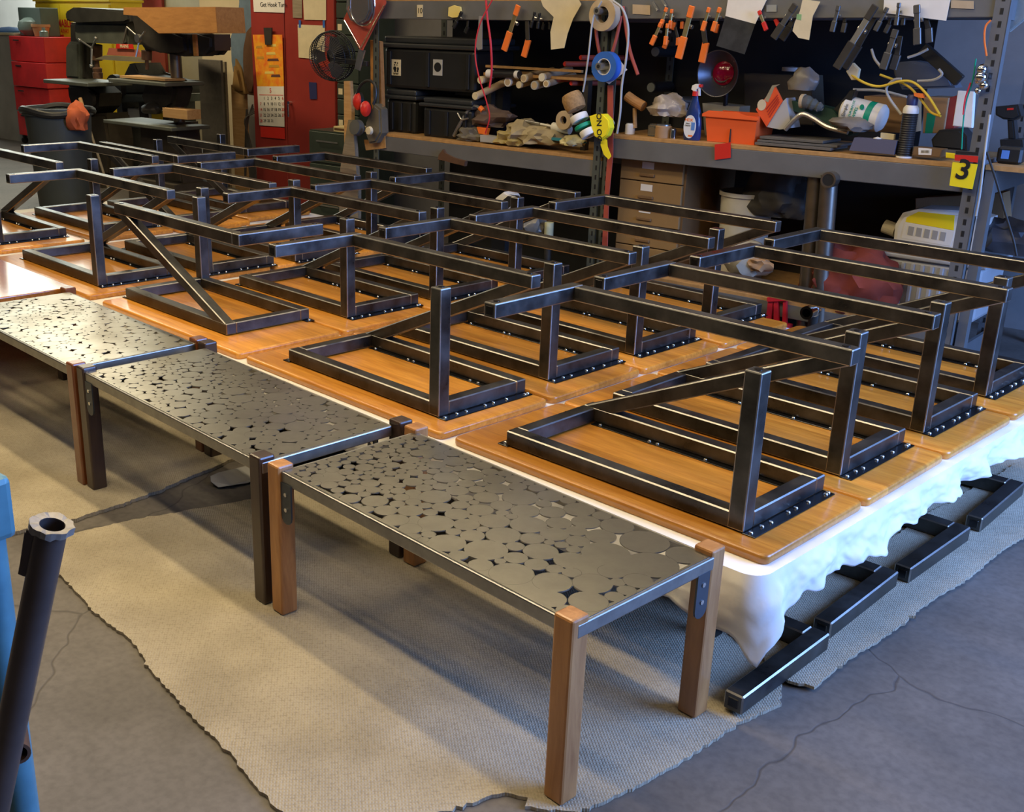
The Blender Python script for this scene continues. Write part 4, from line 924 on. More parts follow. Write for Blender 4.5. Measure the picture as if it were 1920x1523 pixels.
# orange box tilted
b = B(1425, 236, .08); t = thing('product_box', b, 'orange and red printed box leaning tilted right of the orange tray', 'box'); bm = new_bm()
trace(bm, [(1417, 205), (1453, 162), (1467, 190), (1437, 238)], .08, .012, b); fr = part('front_panel', bm, mat('orange_red_print', (.85, .11, .03), .5, 0, .15, 20), t)
bm = new_bm(); trace(bm, [(1437, 238), (1468, 190), (1474, 184), (1484, 240), (1462, 243)], .085, .10, b); part('side_panel', bm, mat('pale_grey_card', (.42, .42, .42), .7), t)
bm = new_bm(); cc = LP(1428, 197, .078, b); prism(bm, [(cc.x + .022 * math.cos(a), cc.z + .026 * math.sin(a)) for a in np.linspace(0, 2 * PI, 17)[:-1]], cc.y, cc.y + .002, M=SW); part('printed_mark', bm, c['offwhite'], fr)
for k in range(4):
    bm = new_bm(); p, q = LP(1436 + k * 2, 205 + k * 5, .0785, b), LP(1458 + k * 1, 178 + k * 4, .0785, b); beam(bm, p, q, .004, .0015, 0, 1, 0, up=(0, 1, 0)); part('printed_line', bm, mat('dark_red_ink', (.45, .03, .02), .6), fr)
bm = new_bm(); trace(bm, [(1433, 188), (1448, 160), (1462, 158), (1452, 164), (1440, 192)], .079, .004, b); part('open_flap', bm, c['glove'], t)
# reflector lamp with red lens
b = B(1346, 138, .20); t = thing('work_light', b, 'round dark reflector lamp with a red lens standing behind the spray bottle', 'lamp'); M_ = YZ
bm = new_bm(); r = .112; lathe(bm, [(.045, -.075), (.07, -.06), (r * .96, -.002), (r, 0), (r * 1.01, .004), (r * .97, .003), (.065, -.055), (.04, -.068)], 40, Matrix.Rotation(R(90), 4, 'X')); part('reflector', bm, c['lamp'], t, smooth=True)
bm = new_bm(); lathe(bm, [(0, -.035), (.035, -.040), (.058, -.055), (.06, -.065)], 30, Matrix.Rotation(R(90), 4, 'X')); part('lens', bm, c['redlens'], t, smooth=True)
bm = new_bm(); cyl(bm, (0, .05, 0), (0, .14, -.02), .045, .03); cyl(bm, (0, .1, 0), (0, .12, LP(1346, 238, .2, b).z), .012); part('stand', bm, c['black'], t)
# hammer-like brown handle & jars at left of right bay
b = B(1185, 190, .08); bm = new_bm(); ppipe(bm, [(1176, 180, .08), (1190, 190, .08), (1207, 200, .08)], [.026] * 11, b, n=14); ppipe(bm, [(1190, 202, .1), (1191, 240, .1)], .011, b, sm=0, mat=1); one('wooden_mallet', bm, c['ply'], b, 'wooden mallet with brown head standing right of the centre post', 'mallet', mats=[c['pine']])
def jar(name, px, w, r, h, m, label, cat, top=None, lid=None):
    u = Q(px, 260, w)[0]; t = new_bm(); lathe(t, [(0, 0), (r, 0), (r, h * .86), (r * .8, h * .93), (r * .8, h), (0, h)], 24)
    if lid: lathe(t, [(0, h + .001), (r * .85, h + .001), (r * .85, h * .9)], 24, mat=1)
    return one(name, t, m, (u, w, rest(px, w)), label, cat, mats=[lid] if lid else None, smooth=True)
jar('tin_can', 1243, .06, .042, .065, c['card'], 'short tan can with pale label left of the spray bottle', 'can', lid=c['zinc'])
jar('glass_jar', 1228, .12, .04, .06, c['clear'], 'small clear jar behind the short tan can', 'jar')
jar('white_cup', 1180, .10, .026, .055, c['white'], 'small white plastic cup at the left end of the right shelf', 'cup')
jar('steel_cup', 1262, .05, .016, .05, c['chrome'], 'small shiny steel socket beside the short tan can', 'socket')
b = B(1237, 190, .10); bm = new_bm(); e = Vector((.15, .12, 0)); cyl(bm, (0, 0, 0), e, .028, n=20, mat=1); cyl(bm, (0, -.002, 0), (.004, .003, 0), .024, n=20); one('black_canister', bm, c['offwhite'], b, 'dark cylinder lying with its pale end facing out, left of the spray bottle', 'canister', mats=[c['black']])
for px, py, l in ((1229, 97, 'dim round tube end high left of the lamp'), (1221, 164, 'dim greenish round tube end right of the white card')):
    b = B(px, py, .38); bm = new_bm(); cyl(bm, (0, 0, 0), (0, .2, 0), .028, n=20, mat=1); cyl(bm, (0, -.004, 0), (0, .001, 0), .024, n=20); one('tube', bm, mat('dim_grey_cap', (.16, .18, .18), .6), b, l, 'tube', mats=[c['black']])
# sanding sheets and plates in front
zz = rest(1500, .04)
for k, (pa, pb, th, m, l) in enumerate(((1416, 1560, .012, 'grit', 'stack of grey sheets at the bottom, on the right shelf'), (1420, 1570, .010, 'grit', 'middle layer of grey sheets on the right shelf'), (1424, 1545, .012, 'grit', 'top grey board of the sheet stack on the right shelf'))):
    u0_, u1_ = Q(pa, 260, .03 + k * .015)[0], Q(pb, 260, .03 + k * .015)[0]; bm = new_bm(); sl = (zr1 - zr0) / (uR - uM)
    box(bm, (0, 0, 0), (u1_ - u0_, .20, th), .001); o = one('sanding_sheets', bm, c[m], (u0_, .03 + k * .015, rest(pa, 0) + .005 + k * .0135), l, 'sheets'); o.rotation_euler = (0, -math.atan(sl), TH + (0, .03, -.02)[k])
b = B(1475, 240, .08); bm = new_bm(); ppipe(bm, [(1472, 243, .08), (1492, 222, .08), (1506, 214, .08), (1525, 222, .09), (1552, 238, .10), (1590, 248, .1)], .012, b, n=10); one('bent_steel_plate', bm, c['zinc'], b, 'bent shiny steel bar arching over the grey sheets', 'bar')
b = B(1475, 200, .16); bm = new_bm(); trace(bm, [(1470, 196), (1480, 188), (1520, 196), (1560, 205), (1600, 250), (1590, 256), (1540, 226), (1478, 206)], .14, .10, b, bev=.003); one('green_cutting_mat', bm, mat('dark_green_plastic', (.02, .06, .05), .45), b, 'dark green tool case slanting over the bent bar', 'case')
b = B(1507, 190, .11); t = thing('glass_lampholder', b, 'clear ribbed glass lamp holder lying on the dark green case', 'lamp holder'); bm = new_bm(); lathe(bm, [(0, 0), (.03, 0), (.034, .02), (.026, .04), (.03, .05), (.02, .07), (.024, .08), (.012, .10), (0, .10)], 20, Matrix.Rotation(R(105), 4, 'Y')); part('glass_body', bm, c['clear'], t, smooth=True); bm = new_bm(); cyl(bm, (-.012, 0, 0), (.004, 0, 0), .033, n=20); part('end_ring', bm, c['tan'], t)
crumple('plastic_bag', 1505, 168, .18, .07, .05, .065, mat('smoky_plastic_bag', (.26, .24, .22), .3, 0, .25, 8), 'crumpled smoky plastic bag behind the orange printed box', 'bag', 23, amp=.25)
# big white bottle lying
b = B(1598, 214, .14); t = thing('cleaner_bottle', b, 'large white bottle with green band and green print lying on the right shelf', 'bottle')
p, q = LP(1582, 204, .14, b), LP(1660, 224, .14, b); d = (q - p).normalized(); qq = Matrix.Translation(p) @ Vector((0, 0, 1)).rotation_difference(d).to_matrix().to_4x4(); L = (q - p).length
bm = new_bm(); r = .062; lathe(bm, [(0, 0), (r * .8, 0), (r, .012), (r, L * .90), (r * .8, L * .97), (r * .3, L), (0, L)], 32, qq); part('bottle', bm, c['white'], t, smooth=True)
bm = new_bm(); lathe(bm, [(r + .0008, L * .60), (r + .0008, L * .74)], 32, qq); part('band', bm, c['teal'], t, smooth=True)
for k, (s, f, sz) in enumerate((('Simple', .16, .022), ('MULTI-PURPOSE', .30, .014), ('WIPES', .40, .018))):
    pp = p + d * (L * f) + Vector((0, -r - .0012, .004)); writing('lettering', s, sz, c['black'] if k == 0 else c['teal'], t, pp, 78, 1, k > 0)
bm = new_bm(); pp = p + d * (L * .54) + Vector((0, -r - .001, .035)); prism(bm, [(pp.x + .010 * math.cos(a), pp.z + .012 * math.sin(a)) for a in np.linspace(0, 2 * PI, 13)[:-1]], pp.y, pp.y + .004, M=SW); part('leaf_mark', bm, c['teal'], t)
crumple('grey_glove', 1600, 244, .09, .09, .07, .04, mat('grey_work_cloth', (.20, .18, .16), .95, 0, .3, 14), 'grey glove crumpled in front of the large white bottle', 'glove', 31, amp=.45)
bm = new_bm(); b = B(1580, 205, .10); trace(bm, [(1562, 205), (1578, 192), (1592, 170), (1604, 168), (1596, 190), (1588, 212), (1575, 214)], .10, .05, b, bev=.005); one('black_trigger_tool', bm, c['black'], b, 'black trigger tool leaning on the large white bottle', 'tool')
bm = new_bm(); b = B(1560, 262, .03); trace(bm, [(1602, 258), (1682, 264), (1676, 290), (1592, 282)], .02, .05, (b[0], .02, b[2])); one('slate_tile', bm, mat('slate_blue_card', (.10, .10, .15), .7), (b[0], .02, b[2]), 'slate blue card lying at the shelf edge left of the spray can', 'card')
b = B(1660, 262, .06); bm = new_bm(); trace(bm, [(1651, 249), (1677, 252), (1675, 268), (1650, 264)], .06, .02, b, bev=.002); one('cream_box', bm, c['offwhite'], b, 'small cream box beside the black spray can', 'box')
b = B(1645, 262, .05); bm = new_bm(); lathe(bm, [(0, 0), (.018, 0), (.018, .012), (0, .018)], 18); one('white_button', bm, c['white'], (b[0], b[1], b[2] - .005), 'small white cap lying beside the cream box', 'cap', smooth=True)
# spray can black with white shoulder
u = Q(1696, 286, .05)[0]; z = rest(1696, .05); t = thing('aerosol_can', (u, .05, z), 'tall black ribbed can with white shoulder and base ring near the right post', 'can'); hh = .262; r = .033
bm = new_bm(); pr = [(0, .008), (r, .008)]
for k in range(18): pr += [(r, .01 + k * .0098), (r * .95, .014 + k * .0098)]
lathe(bm, pr + [(r, .19), (0, .19)], 28); part('can_body', bm, c['black'], t, smooth=False)
bm = new_bm(); lathe(bm, [(0, 0), (r + .001, 0), (r + .001, .008), (0, .008)], 28); part('base_ring', bm, c['white'], t)
bm = new_bm(); lathe(bm, [(r, .19), (r * 1.02, .196), (r * .98, .212), (r * .7, .224), (0, .224)], 28); part('shoulder', bm, c['white'], t, smooth=True)
bm = new_bm(); lathe(bm, [(0, .224), (r * .68, .224), (r * .72, .26), (r * .6, .268), (0, .268)], 24); part('cap', bm, c['navy'], t, smooth=True)
b = B(1775, 285, .04); bm = new_bm(); trace(bm, [(1713, 276), (1766, 281), (1762, 295), (1711, 291)], .03, .08, (b[0], .03, b[2]), bev=.002); t = one('part_box', bm, c['brown'], (b[0], .03, b[2]), 'flat brown box with white barcode label at the shelf edge', 'box')
bm = new_bm(); trace(bm, [(1722, 277), (1747, 279), (1746, 291), (1722, 290)], .0285, .0015, (b[0], .03, b[2])); l_ = obj('label', bm, c['paper'], t)
for k in range(7):
    bm = new_bm(); x = 1727 + k * 2.3; trace(bm, [(x, 282), (x + 1.2, 282), (x + 1.2, 287), (x, 287)], .0278, .0008, (b[0], .03, b[2])); obj('barcode_line', bm, c['black'], l_)
# boxes at the back right
for pts, w, th, m, l in (([(1620, 180), (1700, 184), (1700, 250), (1620, 246)], .34, .2, 'card', 'brown cardboard box behind the large white bottle'), ([(1732, 182), (1778, 184), (1768, 250), (1730, 250)], .22, .2, 'card', 'brown carton with teal corner behind the black ribbed can'),
                      ([(1796, 170), (1826, 172), (1822, 240), (1786, 236)], .14, .03, 'paper', 'white printed packaging card beside the right post'), ([(1778, 184), (1796, 178), (1788, 240), (1770, 246)], .24, .1, 'redpaint', 'dark red box between the carton and the white card')):
    b = B(*pts[3], w); bm = new_bm(); trace(bm, pts, w, th, b, bev=.002); o = one('carton', bm, c[m], b, l, 'box')
    if 'teal' in l:
        bm = new_bm(); trace(bm, [(1738, 212), (1755, 214), (1748, 250), (1734, 250)], w - .001, .001, b); obj('printed_corner', bm, c['teal'], o)
b = B(1800, 250, .12); bm = new_bm(); trace(bm, [(1745, 262), (1760, 244), (1800, 242), (1812, 256), (1812, 284), (1748, 278)], .12, .12, b, bev=.01); one('black_case', bm, c['black'], b, 'black tool case at the right end of the shelf behind the post', 'case')
# cords
b = B(1600, 140, .05); bm = new_bm(); ppipe(bm, [(1590, 136, .06), (1620, 155, .04), (1650, 162, .04), (1690, 152, .03), (1715, 156, .03), (1740, 180, .02), (1762, 215, .02)], .0055, b); ppipe(bm, [(1650, 140, .06), (1700, 160, .05), (1725, 185, .04), (1745, 210, .04), (1764, 218, .02)], .005, b)
one('extension_cord', bm, c['cordy'], b, 'yellow electrical cord looping along the back of the right shelf', 'cord')
bm = new_bm(); trace(bm, [(1586, 134), (1598, 118), (1610, 130), (1606, 150), (1596, 150)], .05, .03, b, bev=.003); one('cord_plug', bm, c['offwhite'], b, 'cream plug block at the left end of the yellow cord', 'plug')
bm = new_bm(); b = B(1720, 178, .02); trace(bm, [(1713, 174), (1730, 176), (1733, 184), (1722, 183), (1714, 180)], .015, .02, b); one('cord_tie', bm, c['orange'], b, 'small orange tie on the yellow cord above the black ribbed can', 'tie')
for k, (pts, l) in enumerate((([(1690, 215, .05), (1668, 185, .05), (1662, 165, .05), (1676, 150, .05), (1690, 148, .05)], 'grey cord arching above the large white bottle'), ([(1760, 130, .08), (1766, 140, .08), (1750, 150, .08), (1720, 152, .08)], 'grey cord loop at the upper right of the right bay'), ([(1634, 92, .06), (1640, 110, .06), (1652, 126, .06)], 'short grey cord hanging between the dark clamps'), ([(1740, 92, .06), (1720, 102, .06), (1702, 108, .06)], 'short grey cord crossing below the hanging clamps'), ([(1600, 168, .12), (1650, 170, .12), (1700, 182, .12)], 'grey rod lying at the back above the white bottle'))):
    b = B(pts[0][0], pts[0][1], .05); bm = new_bm(); ppipe(bm, pts, .006, b); one('electric_cable', bm, c['cordg'], b, l, 'cord', 'grey cords in the right bay')
b = B(1740, 110, .12); bm = new_bm(); p, q = LP(1730, 90, .12, b), LP(1800, 152, .12, b); beam(bm, p, q, .03, .05, .003); one('black_bar', bm, c['black'], b, 'black bar slanting down to the right post', 'bar', mats=[c['black']])
b = B(1700, 130, .20); bm = new_bm(); trace(bm, [(1672, 118), (1710, 114), (1770, 125), (1790, 165), (1690, 168), (1676, 140)], .22, .12, b, bev=.01); one('grey_machine_housing', bm, mat('dim_blue_grey_plastic', (.10, .11, .13), .35, 0, .2, 6), b, 'blue grey machine housing at the back of the right bay', 'machine')
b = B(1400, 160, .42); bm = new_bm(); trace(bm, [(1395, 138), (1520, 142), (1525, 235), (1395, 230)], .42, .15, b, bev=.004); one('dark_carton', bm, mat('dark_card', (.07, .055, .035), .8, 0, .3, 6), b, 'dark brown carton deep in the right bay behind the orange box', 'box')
b = B(1452, 134, .30); bm = new_bm(); lathe(bm, [(0, 0), (.05, 0), (.05, .018), (0, .022)], 28); one('round_tray', bm, c['milky'], (b[0], b[1] + .2, b[2] - .002), 'pale round lid lying on the dark carton', 'lid', smooth=True)

# ---- things on the right post
b = B(1808, 318, -.05); t = thing('number_sign', b, 'yellow sign card with a black 3 in a plastic sleeve on the right post', 'sign')
bm = new_bm(); trace(bm, [(1786, 304), (1833, 308), (1823, 355), (1780, 348)], -.05, .003, b); part('card', bm, mat('yellow_card', (.90, .72, .02), .4), t); writing('number', '3', .115, c['black'], t, LP(1806, 320, -.052, b), -6, 1.05, True)
bm = new_bm(); trace(bm, [(1790, 290), (1834, 293), (1833, 305), (1790, 301)], -.052, .003, b); part('red_strip', bm, c['red'], t); bm = new_bm(); trace(bm, [(1792, 283), (1834, 286), (1834, 292), (1792, 289)], -.052, .003, b); part('black_strip', bm, c['black'], t)
b = B(1780, 290, -.03); bm = new_bm(); trace(bm, [(1773, 286), (1790, 288), (1790, 298), (1773, 296)], -.03, .01, b, bev=.002); one('yellow_tag', bm, mat('yellow_card', (.9, .72, .02), .4), b, 'small yellow block left of the number sign', 'tag')
b = B(1840, 130, -.03); bm = new_bm()
for k, (px, py, r) in enumerate(((1842, 130, .022), (1840, 145, .026), (1845, 160, .020), (1835, 152, .016), (1834, 170, .014))):
    p = LP(px, py, -.03 - .01 * (k % 2), b); t2 = bmesh.new(); bmesh.ops.create_icosphere(t2, subdivisions=2, radius=r); bmesh.ops.transform(t2, matrix=Matrix.Translation(p), verts=t2.verts); join(bm, t2)
one('trinket_bunch', bm, c['chrome'], b, 'bunch of shiny metal trinkets hanging on the right post', 'trinkets', smooth=True)
b = B(1818, 160, -.02); bm = new_bm(); ppipe(bm, [(1830, 110, -.03), (1824, 150, -.03), (1812, 190, -.03), (1806, 230, -.03), (1803, 280, -.03)], .003, b); one('green_wire', bm, c['teal'], b, 'thin green wire hanging along the right post', 'wire')
b = B(1810, 180, -.02); bm = new_bm(); ppipe(bm, [(1820, 155, -.035), (1810, 185, -.035), (1806, 215, -.035)], .0035, b); one('red_wire', bm, c['cordr'], b, 'short red wire hanging along the right post', 'wire')
b = B(1848, 45, -.02); bm = new_bm(); ppipe(bm, [(1858, 38, -.03), (1848, 50, -.03), (1846, 75, -.03), (1850, 105, -.03)], .004, b); one('orange_wire', bm, c['orange'], b, 'short orange wire at the top of the right post', 'wire')
b = B(1850, 200, .0); bm = new_bm(); ppipe(bm, [(1856, 215, -.03), (1850, 260, -.03), (1845, 300, -.04), (1838, 360, -.03), (1830, 405, -.02)], .005, b); one('pale_cable', bm, c['cordg'], b, 'pale cable running down the right post behind the number sign', 'cable')
b = B(1850, 290, .0); bm = new_bm(); ppipe(bm, [(1850, 285, -.01), (1868, 340, -.02), (1885, 400, -.02), (1900, 450, -.03), (1906, 480, -.03)], .005, b); one('black_cable', bm, c['black'], b, 'black cable hanging down right of the number sign', 'cable')
b = B(1900, 20, .1); bm = new_bm(); trace(bm, [(1884, -6), (1924, -6), (1922, 35), (1892, 60), (1884, 42)], .1, .03, b, bev=.004); one('clear_bag', bm, mat('glossy_clear_bag', (.38, .42, .40), .2, 0, .4, 14), b, 'clear plastic bag hanging at the top right corner', 'bag')
b = B(1885, 235, .25); t = thing('cordless_drill', (b[0], b[1], z5 + .012), 'black cordless drill with red mark standing on the side shelf', 'drill'); bb = (b[0], b[1], z5 + .012)
bm = new_bm(); trace(bm, [(1866, 200), (1908, 196), (1914, 218), (1900, 226), (1880, 224), (1866, 216)], .25, .08, bb, bev=.008); part('body', bm, c['black'], t); bm = new_bm(); trace(bm, [(1888, 224), (1900, 224), (1904, 262), (1890, 262)], .26, .06, bb, bev=.006); part('handle', bm, c['black'], t); bm = new_bm(); trace(bm, [(1874, 262), (1916, 262), (1918, 280), (1876, 282)], .22, .12, bb, bev=.006); part('battery', bm, c['black'], t); bm = new_bm(); trace(bm, [(1888, 203), (1900, 202), (1900, 206), (1888, 207)], .247, .004, bb); part('red_mark', bm, c['red'], t)
b = (Q(1870, 280, .1)[0], .1, z5 + .010); bm = new_bm(); box(bm, (0, 0, 0), (.10, .06, .07), .01); box(bm, (.02, -.002, .02), (.05, .002, .055), mat=1); one('battery_charger', bm, c['black'], b, 'black charger with blue label at the corner of the side shelf', 'charger', mats=[c['skyb']])

# ---- under the shelf
b = B(1162, 470, .10); uA = Q(1162, 380, .10)[0]; uB = Q(1278, 380, .10)[0]; zT = Q(1220, 297, .10)[1]
t = thing('drawer_cabinet', (uA, .10, 0), 'brown steel drawer cabinet with white labels under the right shelf', 'cabinet')
bm = new_bm(); box(bm, (-.012, .006, .02), (uB - uA + .012, .60, zT + .012)); box(bm, (-.012, -.012, .0), (uB - uA + .012, .60, .025)); part('body', bm, c['brown'], t)
nd = 8; hd_ = (zT - .03) / nd
for k in range(nd):
    bm = new_bm(); box(bm, (0, -.012, .028 + k * hd_), (uB - uA, .006, .028 + (k + 1) * hd_ - .006), .002); d_ = part('drawer', bm, mat('tan_brown_drawer', (.30, .185, .075), .5, 0, .15, 5), t)
    bm = new_bm(); box(bm, (.13, -.014, .028 + k * hd_ + hd_ * .55), (.20, -.0122, .028 + k * hd_ + hd_ * .85)); part('label_card', bm, c['paper'], d_)
    bm = new_bm(); box(bm, (.12, -.022, .028 + k * hd_ + hd_ * .2), (.21, -.012, .028 + k * hd_ + hd_ * .34), .003); part('handle', bm, c['brown'], d_)
# bucket
u, z = Q(1375, 400, .18); zb_ = .38; t = thing('plastic_bucket', (u, .18 + .14, .36), 'dirty white bucket tilted open on the low shelf beside the drawer cabinet', 'bucket')
bm = new_bm(); rr = .135; hh = Q(1370, 356, .3)[1] - .36
lathe(bm, [(0, 0), (rr * .85, 0), (rr, hh), (rr * 1.06, hh), (rr * 1.06, hh - .02), (rr * .97, hh - .02), (rr * .95, hh - .01), (rr * .82, .01), (0, .01)], 32, Matrix.Rotation(R(0), 4, 'Y')); part('pail', bm, c['bucket'], t, smooth=True)
crumple('black_sack', 1458, 400, .32, .17, .12, .20, mat('dusty_black_sack', (.05, .047, .042), .6, 0, .4, 6), 'dusty dark sack beside the white bucket', 'sack', 37, sub=4, amp=.3)
# raw pipe columns with open tube end
b = B(1548, 470, .02); t = thing('steel_pipe', (b[0], .02, 0), 'upright raw steel tube with an open round side hole under the right shelf', 'pipe')
bb = (b[0], .02, 0); bm = new_bm(); p, q = LP(1556, 328, .02, bb), LP(1532, 640, .02, bb); pipe(bm, [q, p], .040, 20); part('tube', bm, c['rawpipe'], t, smooth=True)
bm = new_bm(); p = LP(1556, 337, -.03, bb); lathe(bm, [(.027, 0), (.036, 0), (.036, .05), (.027, .05), (.027, 0)], 24, Matrix.Translation(p) @ YZ @ Matrix.Translation((0, 0, -.03))); part('side_outlet', bm, c['rawpipe'], t, smooth=True)
bm = new_bm(); cyl(bm, p + Vector((0, -.018, 0)), p + Vector((0, -.012, 0)), .027, n=22); part('dark_bore', bm, c['black'], t)
b = B(1522, 470, .06); bm = new_bm(); bb = (b[0], .06, 0); p, q = LP(1530, 322, .06, bb), LP(1504, 640, .06, bb); pipe(bm, [q, p], .036, 18); one('steel_pipe', bm, c['rawpipe'], bb, 'upright raw steel tube standing left of the holed tube', 'pipe', smooth=True)
# jug on tote
zt_ = Q(1700, 478, .16)[1]
uA, uB = Q(1648, 500, .16)[0], Q(1846, 520, .16)[0]
t = thing('clear_tote', (uA, .16, .357), 'large translucent storage tote with lid on the low shelf under the jug', 'tote')
bm = new_bm(); W_ = uB - uA; hz = zt_ - .357 - .02
box(bm, (.02, .02, 0), (W_ - .02, .40, hz), .02, 2)
for k in range(9): box(bm, (.05 + k * (W_ - .12) / 8, .012, .02), (.07 + k * (W_ - .12) / 8, .03, hz - .02), .004)
part('bin', bm, c['milky'], t); bm = new_bm(); box(bm, (0, 0, hz), (W_, .42, hz + .02), .006, 2); part('lid', bm, c['milky'], t)
t = thing('detergent_jug', (uA + .05, .19, zt_ + .002), 'white plastic jug lying on its side with yellow and white label behind the right post', 'jug'); bb = (uA + .05, .19, zt_ + .002)
bm = new_bm(); trace(bm, [(1672, 460), (1676, 422), (1690, 400), (1722, 392), (1800, 396), (1830, 408), (1848, 412), (1846, 440), (1836, 476), (1818, 482)], .19, .20, bb, bev=.02); part('jug_body', bm, c['white'], t)
bm = new_bm(); p, q = LP(1680, 432, .29, bb), LP(1658, 424, .29, bb); cyl(bm, p, q, .032, n=20); part('cap', bm, c['offwhite'], t)
bm = new_bm(); trace(bm, [(1697, 418), (1790, 434), (1782, 462), (1690, 446)], .1885, .002, bb); lb = part('label', bm, c['paper'], t, label='white printed label'); bm = new_bm(); trace(bm, [(1700, 408), (1722, 397), (1790, 404), (1788, 432), (1698, 416)], .1885, .002, bb); part('label', bm, mat('yellow_card', (.9, .72, .02), .4), t, label='yellow label band')
for k in range(5):
    bm = new_bm(); trace(bm, [(1704 + k * 15, 424 + k * 2.6), (1714 + k * 15, 426 + k * 2.6), (1711 + k * 15, 442 + k * 2.6), (1701 + k * 15, 440 + k * 2.6)], .187, .0012, bb); part('small_print', bm, mat('grey_print', (.35, .35, .35), .6), lb)
b = B(1860, 480, .45); bm = new_bm(); trace(bm, [(1716, 372), (1880, 362), (1886, 450), (1716, 450)], .50, .12, (b[0], .5, b[2]), bev=.003); one('cardboard_box', bm, c['card'], (b[0], .5, b[2]), 'open brown cardboard box behind the jug under the right shelf', 'box')
crumple('black_scrap_heap', 1895, 470, .30, .13, .10, .10, mat('dark_mixed_plastic', (.06, .065, .08), .4, 0, .5, 10), 'dark heap of plastic scraps right of the right post', 'scraps', 41, amp=.6)
b = B(1450, 590, .0); bb = (b[0], -.02, Q(1450, 602, -.02)[1]); t = thing('red_jack_stand', (b[0], -.02, 0), 'red steel stand with slanted bars under the tables edge at the rack', 'stand'); bb = (b[0], -.02, 0)
bm = new_bm()
for pts in ([(1434, 610), (1444, 610), (1450, 560), (1440, 560)], [(1450, 610), (1460, 610), (1458, 560), (1450, 560)], [(1466, 610), (1474, 610), (1474, 558), (1468, 558)]): trace(bm, pts, -.02, .02, bb, bev=.002)
trace(bm, [(1438, 558), (1476, 556), (1476, 564), (1438, 566)], -.03, .04, bb); p = LP(1455, 605, -.02, bb); box(bm, (p.x - .07, -.04, 0), (p.x + .07, .04, p.z)); part('frame', bm, mat('red_stand_enamel', (.55, .02, .03), .4), t)
b = B(1522, 590, -.05); bb = (b[0], -.05, 0); bm = new_bm(); p = LP(1522, 583, -.05, bb); lathe(bm, [(.022, -.04), (.034, -.04), (.034, -.02), (.028, -.018), (.028, .04), (.032, .042), (.032, .06), (.02, .06), (.022, -.04)], 24, Matrix.Translation(p) @ Matrix.Rotation(R(90), 4, 'X')); cyl(bm, (p.x, .1 - .05, 0), (p.x, .05, p.z + .02), .03, mat=1)
one('pipe_fitting', bm, c['chrome'], bb, 'shiny steel pipe fitting with open round mouth right of the red stand', 'fitting', mats=[c['dark']], smooth=True)
crumple('red_cloth_heap', 1590, 575, .12, .22, .14, .20, mat('dull_red_cloth', (.22, .04, .025), .9, 0, .4, 5), 'dull red heap behind the table frames under the right shelf', 'cloth', 43, sub=4, amp=.3)
crumple('cream_bag', 1400, 510, .1, .12, .10, .10, mat('cream_paper_bag', (.42, .38, .28), .8, 0, .2, 8), 'cream paper bag under the shelf behind the second row tables', 'bag', 47, amp=.3)
crumple('brown_paper_bag', 1420, 505, .05, .07, .06, .05, c['card'], 'crumpled brown paper beside the cream bag', 'paper', 49, amp=.5)
b = B(940, 400, .0); bb = (b[0], -.02, 0); bm = new_bm(); trace(bm, [(928, 372), (944, 360), (954, 366), (958, 374), (948, 392), (936, 392)], -.02, .10, bb, bev=.006); trace(bm, [(938, 378), (952, 366), (968, 368), (962, 384), (950, 396)], -.06, .035, bb, mat=1, bev=.004); p = LP(940, 392, 0, bb); box(bm, (p.x - .05, 0, 0), (p.x + .05, .08, p.z + .02), mat=1)
one('white_tool', bm, c['white'], bb, 'white and black hand tool propped behind the tables under the left shelf', 'tool', mats=[c['black']])
b = B(1023, 440, .02); bb = (b[0], .05, 0); zA = Q(1023, 416, .05)[1]; bm = new_bm(); cyl(bm, (0, 0, 0), (0, 0, zA - .13), .02, mat=1); cyl(bm, (0, 0, zA - .14), (0, 0, zA), .026, n=20); one('cream_cylinder', bm, mat('yellow_cream_plastic', (.62, .62, .38), .6), bb, 'pale yellow cylinder standing under the left shelf near the centre post', 'cylinder', mats=[c['dark']], smooth=True)
crumple('clear_plastic_wrap', 998, 438, .05, .08, .07, .09, mat('dim_clear_wrap', (.22, .20, .16), .25, 0, .3, 10), 'dim clear plastic wrap left of the pale yellow cylinder', 'plastic', 53, amp=.35)

# ---- things hanging at the left end of the rack
b = B(685, 30, -.06); t = thing('face_shield', b, 'clear plastic pack on a red diamond backing hanging at the left end of the rack', 'package')
bm = new_bm(); trace(bm, [(665, -8), (722, -10), (724, 6), (680, 95), (674, 92), (644, 36)], -.05, .003, b); part('backing', bm, mat('red_card', (.55, .10, .07), .45, 0, .3, 12), t)
bm = new_bm(); P = [LP(x, y, -.055, b) for x, y in [(658, -8), (700, -10), (702, 20), (694, 38), (680, 46), (664, 38), (656, 18)]]; prism(bm, [(p.x, p.z) for p in P], -.035, .004, M=SW, bev=.008); part('clear_bubble', bm, c['clear'], t)
bm = new_bm(); ppipe(bm, [(657, 0, -.09), (658, 22, -.09), (668, 42, -.09), (684, 48, -.09), (697, 38, -.09), (702, 15, -.09), (702, 0, -.09)], .006, b); ppipe(bm, [(646, 38, -.06), (676, 90, -.06), (720, 10, -.06)], .004, b, sm=0); part('shiny_rim', bm, c['chrome'], t, smooth=True)
b = B(680, 110, -.03); bm = new_bm(); trace(bm, [(672, 92), (684, 95), (674, 133), (664, 128)], -.03, .01, b, bev=.002); one('aluminium_strip', bm, c['zinc'], b, 'short aluminium strip hanging below the red diamond pack', 'strip')
b = B(700, 130, .0); bm = new_bm(); trace(bm, [(694, 75), (712, 78), (716, 200), (712, 240), (696, 240)], .02, .03, (b[0], .02, b[2])); one('wooden_board', bm, c['ply'], (b[0], .02, b[2]), 'brown wooden board fixed upright at the left end post', 'board')
